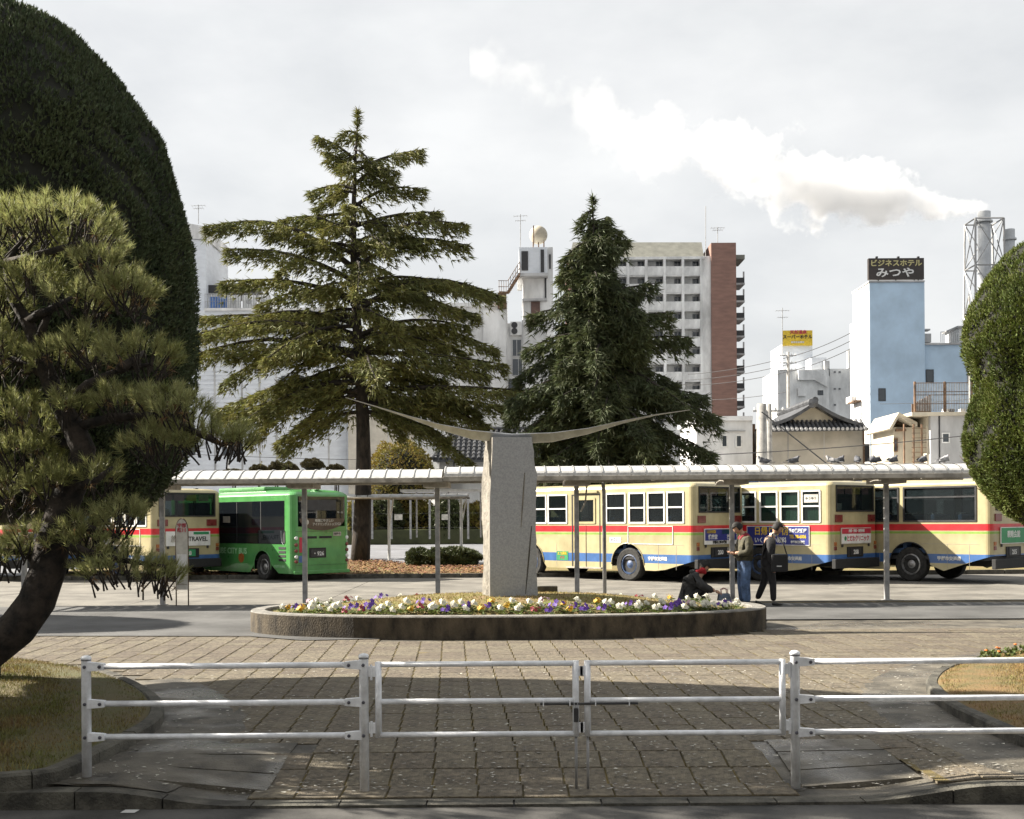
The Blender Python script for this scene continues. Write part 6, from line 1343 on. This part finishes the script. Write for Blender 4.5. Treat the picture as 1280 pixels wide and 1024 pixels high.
def hand(name, parent, w, d, up, m='skin', curl=.5, s=1.0):
    """palm and five bent fingers growing from wrist w along d; up is the back of the hand"""
    w, d, up = Vector(w), Vector(d).normalized(), Vector(up).normalized(); sd = d.cross(up).normalized(); J = []; E = []
    def add(p, r_): J.append((*p, r_ * s)); return len(J) - 1
    a = add(w, .024); b = add(w + d * .045 * s, .030); c = add(w + d * .085 * s, .030); E += [(a, b), (b, c)]
    for k, (off, ln) in enumerate(((-.03, .06), (-.010, .072), (.010, .068), (.03, .052))):
        p = w + d * .09 * s + sd * off * s; i0 = add(p, .0095); q = p + (d - up * curl * .4).normalized() * ln * .5 * s; i1 = add(q, .009); r2 = q + (d - up * curl * 1.6).normalized() * ln * .55 * s; i2 = add(r2, .0075); E += [(c, i0), (i0, i1), (i1, i2)]
    p = w + d * .035 * s - sd * .03 * s; i0 = add(p, .012); q = p + (d * .7 - sd * .6 - up * .3).normalized() * .035 * s; i1 = add(q, .0105); i2 = add(q + (d - up * .4).normalized() * .028 * s, .009); E += [(b, i0), (i0, i1), (i1, i2)]
    return skin(name, J, E, m, parent, 0, 1)
def head(parent, c, yaw, pitch, hairlen=1.0, hairm='hair'):
    """skull with jaw, nose, ears, eyes and a cap of hair; built facing +x, then turned"""
    rot = Euler((0, pitch, yaw)).to_matrix().to_4x4(); c = Vector(c); MX = Matrix.Translation(c) @ rot
    bm = bmesh.new(); bmesh.ops.create_uvsphere(bm, u_segments=22, v_segments=16, radius=1.0)
    for v in bm.verts:
        x, y, z = v.co; jaw = max(0, -z); x2 = x * (.098 - .012 * jaw); y2 = y * (.076 - .024 * jaw * jaw); z2 = z * .118
        if x > .85 and -.35 < z < .15 and abs(y) < .2: x2 += .018 * (1 - abs(y) / .2)
        if x > .6 and .1 < z < .3 and .15 < abs(y) < .55: x2 -= .008
        if x > .7 and z < -.45: x2 += .010
        v.co = (x2, y2, z2)
    me = bpy.data.meshes.new('head'); bm.to_mesh(me); bm.free(); me.transform(MX); me.materials.append(M['skin']); me.polygons.foreach_set("use_smooth", [True] * len(me.polygons)); h = obj('head', me, parent)
    for s_ in (-1, 1):
        e = MB().lathe([(.003, -.011), (.009, -.005), (.011, 0), (.009, .005), (.003, .011)], 10); e.v = [tuple(MX @ (Vector(p) + Vector((.083, s_ * .031, .012)))) for p in e.v]; e.build('eye', 'shoe', h, smooth=True)
        e = MB().box((-.004, s_ * .078, -.005), (.035, .014, .06)); e.v = [tuple(MX @ Vector(p)) for p in e.v]; e.build('ear', 'skin', h, bevel=.005)
    e = MB().box((.088, 0, -.062), (.010, .042, .010)); e.v = [tuple(MX @ Vector(p)) for p in e.v]; M['lips'] = mat('lips', (.30, .12, .10), .5, .1, 9); e.build('mouth', 'lips', h, bevel=.003)
    bm = bmesh.new(); bmesh.ops.create_uvsphere(bm, u_segments=26, v_segments=18, radius=1.0); dele = []
    for v in bm.verts:
        x, y, z = v.co; nz = noise.noise(Vector((x * 5, y * 5, z * 5))) * .10 + noise.noise(Vector((x * 14, y * 14, z * 6))) * .06
        if (x > .40 and z < .35) or (z < -.45 * hairlen and x > -.9) or z < -.75 * hairlen: dele.append(v)
        k = 1.14 + nz; v.co = (x * .102 * k - .004, y * .083 * k, z * .118 * k + .006)
    bmesh.ops.delete(bm, geom=dele, context='VERTS'); me = bpy.data.meshes.new('hair'); bm.to_mesh(me); bm.free(); me.transform(MX); me.materials.append(M[hairm]); me.polygons.foreach_set("use_smooth", [True] * len(me.polygons)); ho = obj('hair', me, parent); ho.modifiers.new('thick', 'SOLIDIFY').thickness = .012
    return h
def shoe(parent, heel, d, m='shoe'):
    heel, d = Vector(heel), Vector(d).normalized(); skin('shoe', [(*heel, (.038, .035)), (*(heel + d * .09), (.042, .036)), (*(heel + d * .17 + Vector((0, 0, -.010))), (.042, .026)), (*(heel + d * .225 + Vector((0, 0, -.014))), (.026, .016))], [(0, 1), (1, 2), (2, 3)], m, parent, 1, 2)
def person(px, py, rz, label):
    g = G(px, py, .026); return thing('person', label, 'person', (g.x, g.y, .026), rz)
# 1: standing in jeans, head bent over a phone (faces the canopy post, -x)
p = person(931, 757, math.pi + .15, 'person in olive jacket, red hood and blue jeans looking down at a phone')
HB = [(0, 0, .93, .15), (.0, 0, 1.12, (.15, .12)), (-.02, 0, 1.30, (.18, .125)), (.02, 0, 1.42, (.11, .09)), (.05, 0, 1.49, .052), (.08, 0, 1.55, .05)]
LG = [(0.0, .10, .90, .095), (.03, .11, .50, .075), (0, .11, .10, .058), (0.0, -.10, .90, .095), (.02, -.11, .50, .075), (-.02, -.12, .10, .058)]
AR = [(-.02, .19, 1.37, .062), (.02, .26, 1.10, .052), (.24, .10, 1.08, .036), (-.02, -.19, 1.37, .062), (.02, -.26, 1.10, .052), (.24, -.10, 1.08, .036)]
skin('body', HB + LG + AR, [(0, 1), (1, 2), (2, 3), (3, 4), (4, 5), (0, 6), (6, 7), (7, 8), (0, 9), (9, 10), (10, 11), (2, 12), (12, 13), (13, 14), (2, 15), (15, 16), (16, 17)], 'skin', p, 0)
skin('jeans', [(0, 0, .90, (.17, .14)), (0, 0, 1.0, (.17, .14)), (0.0, .105, .82, .12), (.03, .115, .48, .105), (0, .12, .06, .095), (0, -.105, .82, .12), (.02, -.115, .48, .105), (-.02, -.125, .06, .095)], [(0, 1), (0, 2), (2, 3), (3, 4), (0, 5), (5, 6), (6, 7)], 'jeans', p, 0)
skin('jacket', [(0, 0, .84, (.20, .16)), (0, 0, 1.0, (.20, .165)), (-.01, 0, 1.15, (.205, .165)), (-.03, 0, 1.30, (.215, .165)), (.0, 0, 1.41, (.15, .12)), (-.02, .20, 1.36, .092), (.0, .28, 1.10, .085), (.20, .13, 1.06, .062), (-.02, -.20, 1.36, .092), (.0, -.28, 1.10, .085), (.20, -.13, 1.06, .062)], [(0, 1), (1, 2), (2, 3), (3, 4), (3, 5), (5, 6), (6, 7), (3, 8), (8, 9), (9, 10)], 'olive', p, 2)
skin('hood', [(-.16, 0, 1.30, (.10, .07)), (-.13, 0, 1.40, (.14, .08)), (-.03, .10, 1.46, .055), (.06, .09, 1.42, .045), (-.03, -.10, 1.46, .055), (.06, -.09, 1.42, .045), (.10, .05, 1.34, .035), (.10, -.05, 1.34, .035)], [(0, 1), (1, 2), (2, 3), (1, 4), (4, 5), (3, 6), (5, 7)], 'redcloth', p, 1)
head(p, (.14, 0, 1.585), 0, .7); hand('hand', p, (.24, .10, 1.07), (.8, -.5, .15), (0, .5, -.6)); hand('hand', p, (.24, -.10, 1.07), (.8, .5, .15), (0, -.5, -.6))
for y in (.11, -.12): shoe(p, (-.05, y, .04), (1, 0, 0))
tag(MB().box((0, 0, 0), (.012, .075, .15)).build('phone', 'shoe', loc=p.location + Matrix.Rotation(p.rotation_euler.z, 3, 'Z') @ Vector((.345, 0, 1.12)), rz=p.rotation_euler.z, bevel=.004), 'dark phone held by the person in the olive jacket', 'phone')
# 2: walking in black suit, bent over (faces +x)
p = person(960, 757, -.1, 'person in a black suit walking with bowed head and a shoulder bag')
skin('body', [(0, 0, .92, .14), (.02, 0, 1.10, (.14, .11)), (.04, 0, 1.28, (.17, .115)), (.09, 0, 1.40, (.10, .08)), (.13, 0, 1.46, .05), (.16, 0, 1.52, .048), (-.03, .09, .88, .085), (-.06, .10, .50, .065), (-.22, .10, .12, .045), (.03, -.09, .88, .085), (.09, -.10, .49, .065), (.10, -.10, .09, .045), (.04, .19, 1.34, .055), (.02, .24, 1.06, .045), (.12, .22, .84, .034), (.04, -.19, 1.34, .055), (.0, -.25, 1.06, .045), (.08, -.24, .83, .034)], [(0, 1), (1, 2), (2, 3), (3, 4), (4, 5), (0, 6), (6, 7), (7, 8), (0, 9), (9, 10), (10, 11), (2, 12), (12, 13), (13, 14), (2, 15), (15, 16), (16, 17)], 'skin', p, 0)
skin('trousers', [(0, 0, .9, (.155, .13)), (0, 0, .99, (.15, .125)), (-.03, .09, .80, .105), (-.06, .10, .48, .078), (-.21, .10, .12, .062), (.03, -.09, .80, .105), (.09, -.10, .48, .078), (.10, -.10, .09, .062)], [(0, 1), (0, 2), (2, 3), (3, 4), (0, 5), (5, 6), (6, 7)], 'blackcloth', p, 0)
skin('jacket', [(-.02, 0, .74, (.20, .155)), (0, 0, .95, (.18, .145)), (.02, 0, 1.12, (.175, .14)), (.04, 0, 1.29, (.20, .145)), (.08, 0, 1.40, (.13, .105)), (.04, .20, 1.33, .082), (.02, .26, 1.06, .07), (.11, .23, .87, .055), (.04, -.20, 1.33, .082), (.0, -.27, 1.06, .07), (.07, -.25, .86, .055)], [(0, 1), (1, 2), (2, 3), (3, 4), (3, 5), (5, 6), (6, 7), (3, 8), (8, 9), (9, 10)], 'blackcloth', p, 2)
MB().lathe([(.072, 1.415), (.062, 1.465), (.058, 1.485)], 14, (.105, 0, 0)).build('collar', 'white', p, smooth=True)
head(p, (.20, 0, 1.57), -.1, .45); hand('hand', p, (.12, .22, .84), (.25, 0, -1), (0, 1, 0)); hand('hand', p, (.08, -.24, .83), (.25, 0, -1), (0, -1, 0))
shoe(p, (-.26, .10, .075), (.9, 0, -.28)); shoe(p, (.06, -.10, .04), (1, -.1, 0))
bl = p.location; bt = thing('shoulder_bag', 'black shoulder bag hanging from the person in the black suit', 'bag', (bl.x + .17, bl.y - .32, .026)); MB().box((0, 0, .88), (.34, .12, .36)).build('pouch', 'blackcloth', bt, bevel=.04); box('buckle', (-.02, -.065, .82), (.10, .012, .025), 'steel', bt); MB().tube([(-.15, 0, 1.05), (-.12, .1, 1.28), (-.10, .2, 1.47), (-.02, .2, 1.47), (.1, .05, 1.25), (.15, 0, 1.05)], .014, 6).build('strap', 'blackcloth', bt)
# 3: crouching with bowed head (faces +x), seen from the side and back
p = person(872, 757, -.15, 'person in a charcoal coat crouching on the ground beside the canopy post')
skin('body', [(-.20, 0, .20, .15), (-.16, 0, .38, (.15, .13)), (-.06, 0, .52, (.17, .13)), (.03, 0, .62, (.11, .09)), (.09, 0, .66, .05), (.14, 0, .70, .05), (-.14, .12, .20, .09), (.20, .15, .40, .07), (.10, .14, .08, .05), (-.14, -.12, .20, .09), (.20, -.15, .40, .07), (.10, -.14, .08, .05), (-.04, .19, .58, .055), (.10, .24, .40, .045), (.36, .16, .30, .034), (-.04, -.19, .58, .055), (.10, -.24, .40, .045), (.36, -.14, .30, .034)], [(0, 1), (1, 2), (2, 3), (3, 4), (4, 5), (0, 6), (6, 7), (7, 8), (0, 9), (9, 10), (10, 11), (2, 12), (12, 13), (13, 14), (2, 15), (15, 16), (16, 17)], 'skin', p, 0)
skin('trousers', [(-.18, 0, .20, (.17, .15)), (-.14, .13, .19, .11), (.20, .155, .39, .09), (.09, .14, .09, .065), (-.14, -.13, .19, .11), (.20, -.155, .39, .09), (.09, -.14, .09, .065)], [(0, 1), (1, 2), (2, 3), (0, 4), (4, 5), (5, 6)], 'blackcloth', p, 0)
skin('coat', [(-.24, 0, .13, (.18, .14)), (-.23, 0, .30, (.215, .175)), (-.14, 0, .47, (.225, .18)), (-.05, 0, .58, (.21, .15)), (.03, 0, .64, (.14, .11)), (-.04, .21, .58, .095), (.10, .27, .40, .085), (.32, .17, .30, .06), (-.04, -.21, .58, .095), (.10, -.27, .40, .085), (.32, -.15, .30, .06)], [(0, 1), (1, 2), (2, 3), (3, 4), (3, 5), (5, 6), (6, 7), (3, 8), (8, 9), (9, 10)], 'charcoal', p, 1)
skin('coat_hood', [(-.14, 0, .66, (.13, .06)), (-.06, .09, .70, .05), (-.06, -.09, .70, .05)], [(0, 1), (0, 2)], 'charcoal', p, 0, 2)
head(p, (.15, 0, .80), -.25, .9); skin('scarf', [(.02, .07, .70, .04), (.10, .075, .69, .042), (.16, 0, .68, .042), (.10, -.085, .72, .05), (.15, -.085, .78, .05), (.02, -.07, .70, .04), (-.03, 0, .71, .04)], [(0, 1), (1, 2), (2, 3), (3, 4), (3, 5), (5, 6)], 'brightred', p, 3, 2)
hand('hand', p, (.36, .16, .30), (.9, -.1, -.35), (.2, 0, 1)); hand('hand', p, (.36, -.14, .30), (.9, .1, -.35), (.2, 0, 1))
shoe(p, (.05, .14, .04), (1, .1, 0)); shoe(p, (.05, -.14, .04), (1, -.1, 0))
g = G(905, 757, .026); bt = thing('hand_bag', 'grey blue hand bag set on the ground by the crouching person', 'bag', (g.x, g.y, .026), .2)
MB().add([(-.15, -.08, 0), (.15, -.08, 0), (.15, .08, 0), (-.15, .08, 0), (-.12, -.04, .25), (.12, -.04, .25), (.12, .04, .25), (-.12, .04, .25)], [(3, 2, 1, 0), (4, 5, 6, 7), (0, 1, 5, 4), (1, 2, 6, 5), (2, 3, 7, 6), (3, 0, 4, 7)]).build('pouch', 'bagblue', bt, bevel=.025)
for y in (-.035, .035): MB().tube([(-.07, y, .24), (-.06, y, .33), (0, y, .36), (.06, y, .33), (.07, y, .24)], .009, 6).build('handle', 'pinkpaper', bt, smooth=True)
# ---------------------------------------------------------------- lettering becomes plain meshes
dg = bpy.context.evaluated_depsgraph_get()
for o in [o for o in bpy.data.objects if o.type == 'FONT']:
    me = bpy.data.meshes.new_from_object(o.evaluated_get(dg)); nm = o.name
    n = bpy.data.objects.new(nm + '_', me); col.objects.link(n); n.parent = o.parent; n.matrix_local = o.matrix_local.copy()
    n.location = o.location; n.rotation_euler = o.rotation_euler; n.scale = o.scale
    bpy.data.objects.remove(o); n.name = nm
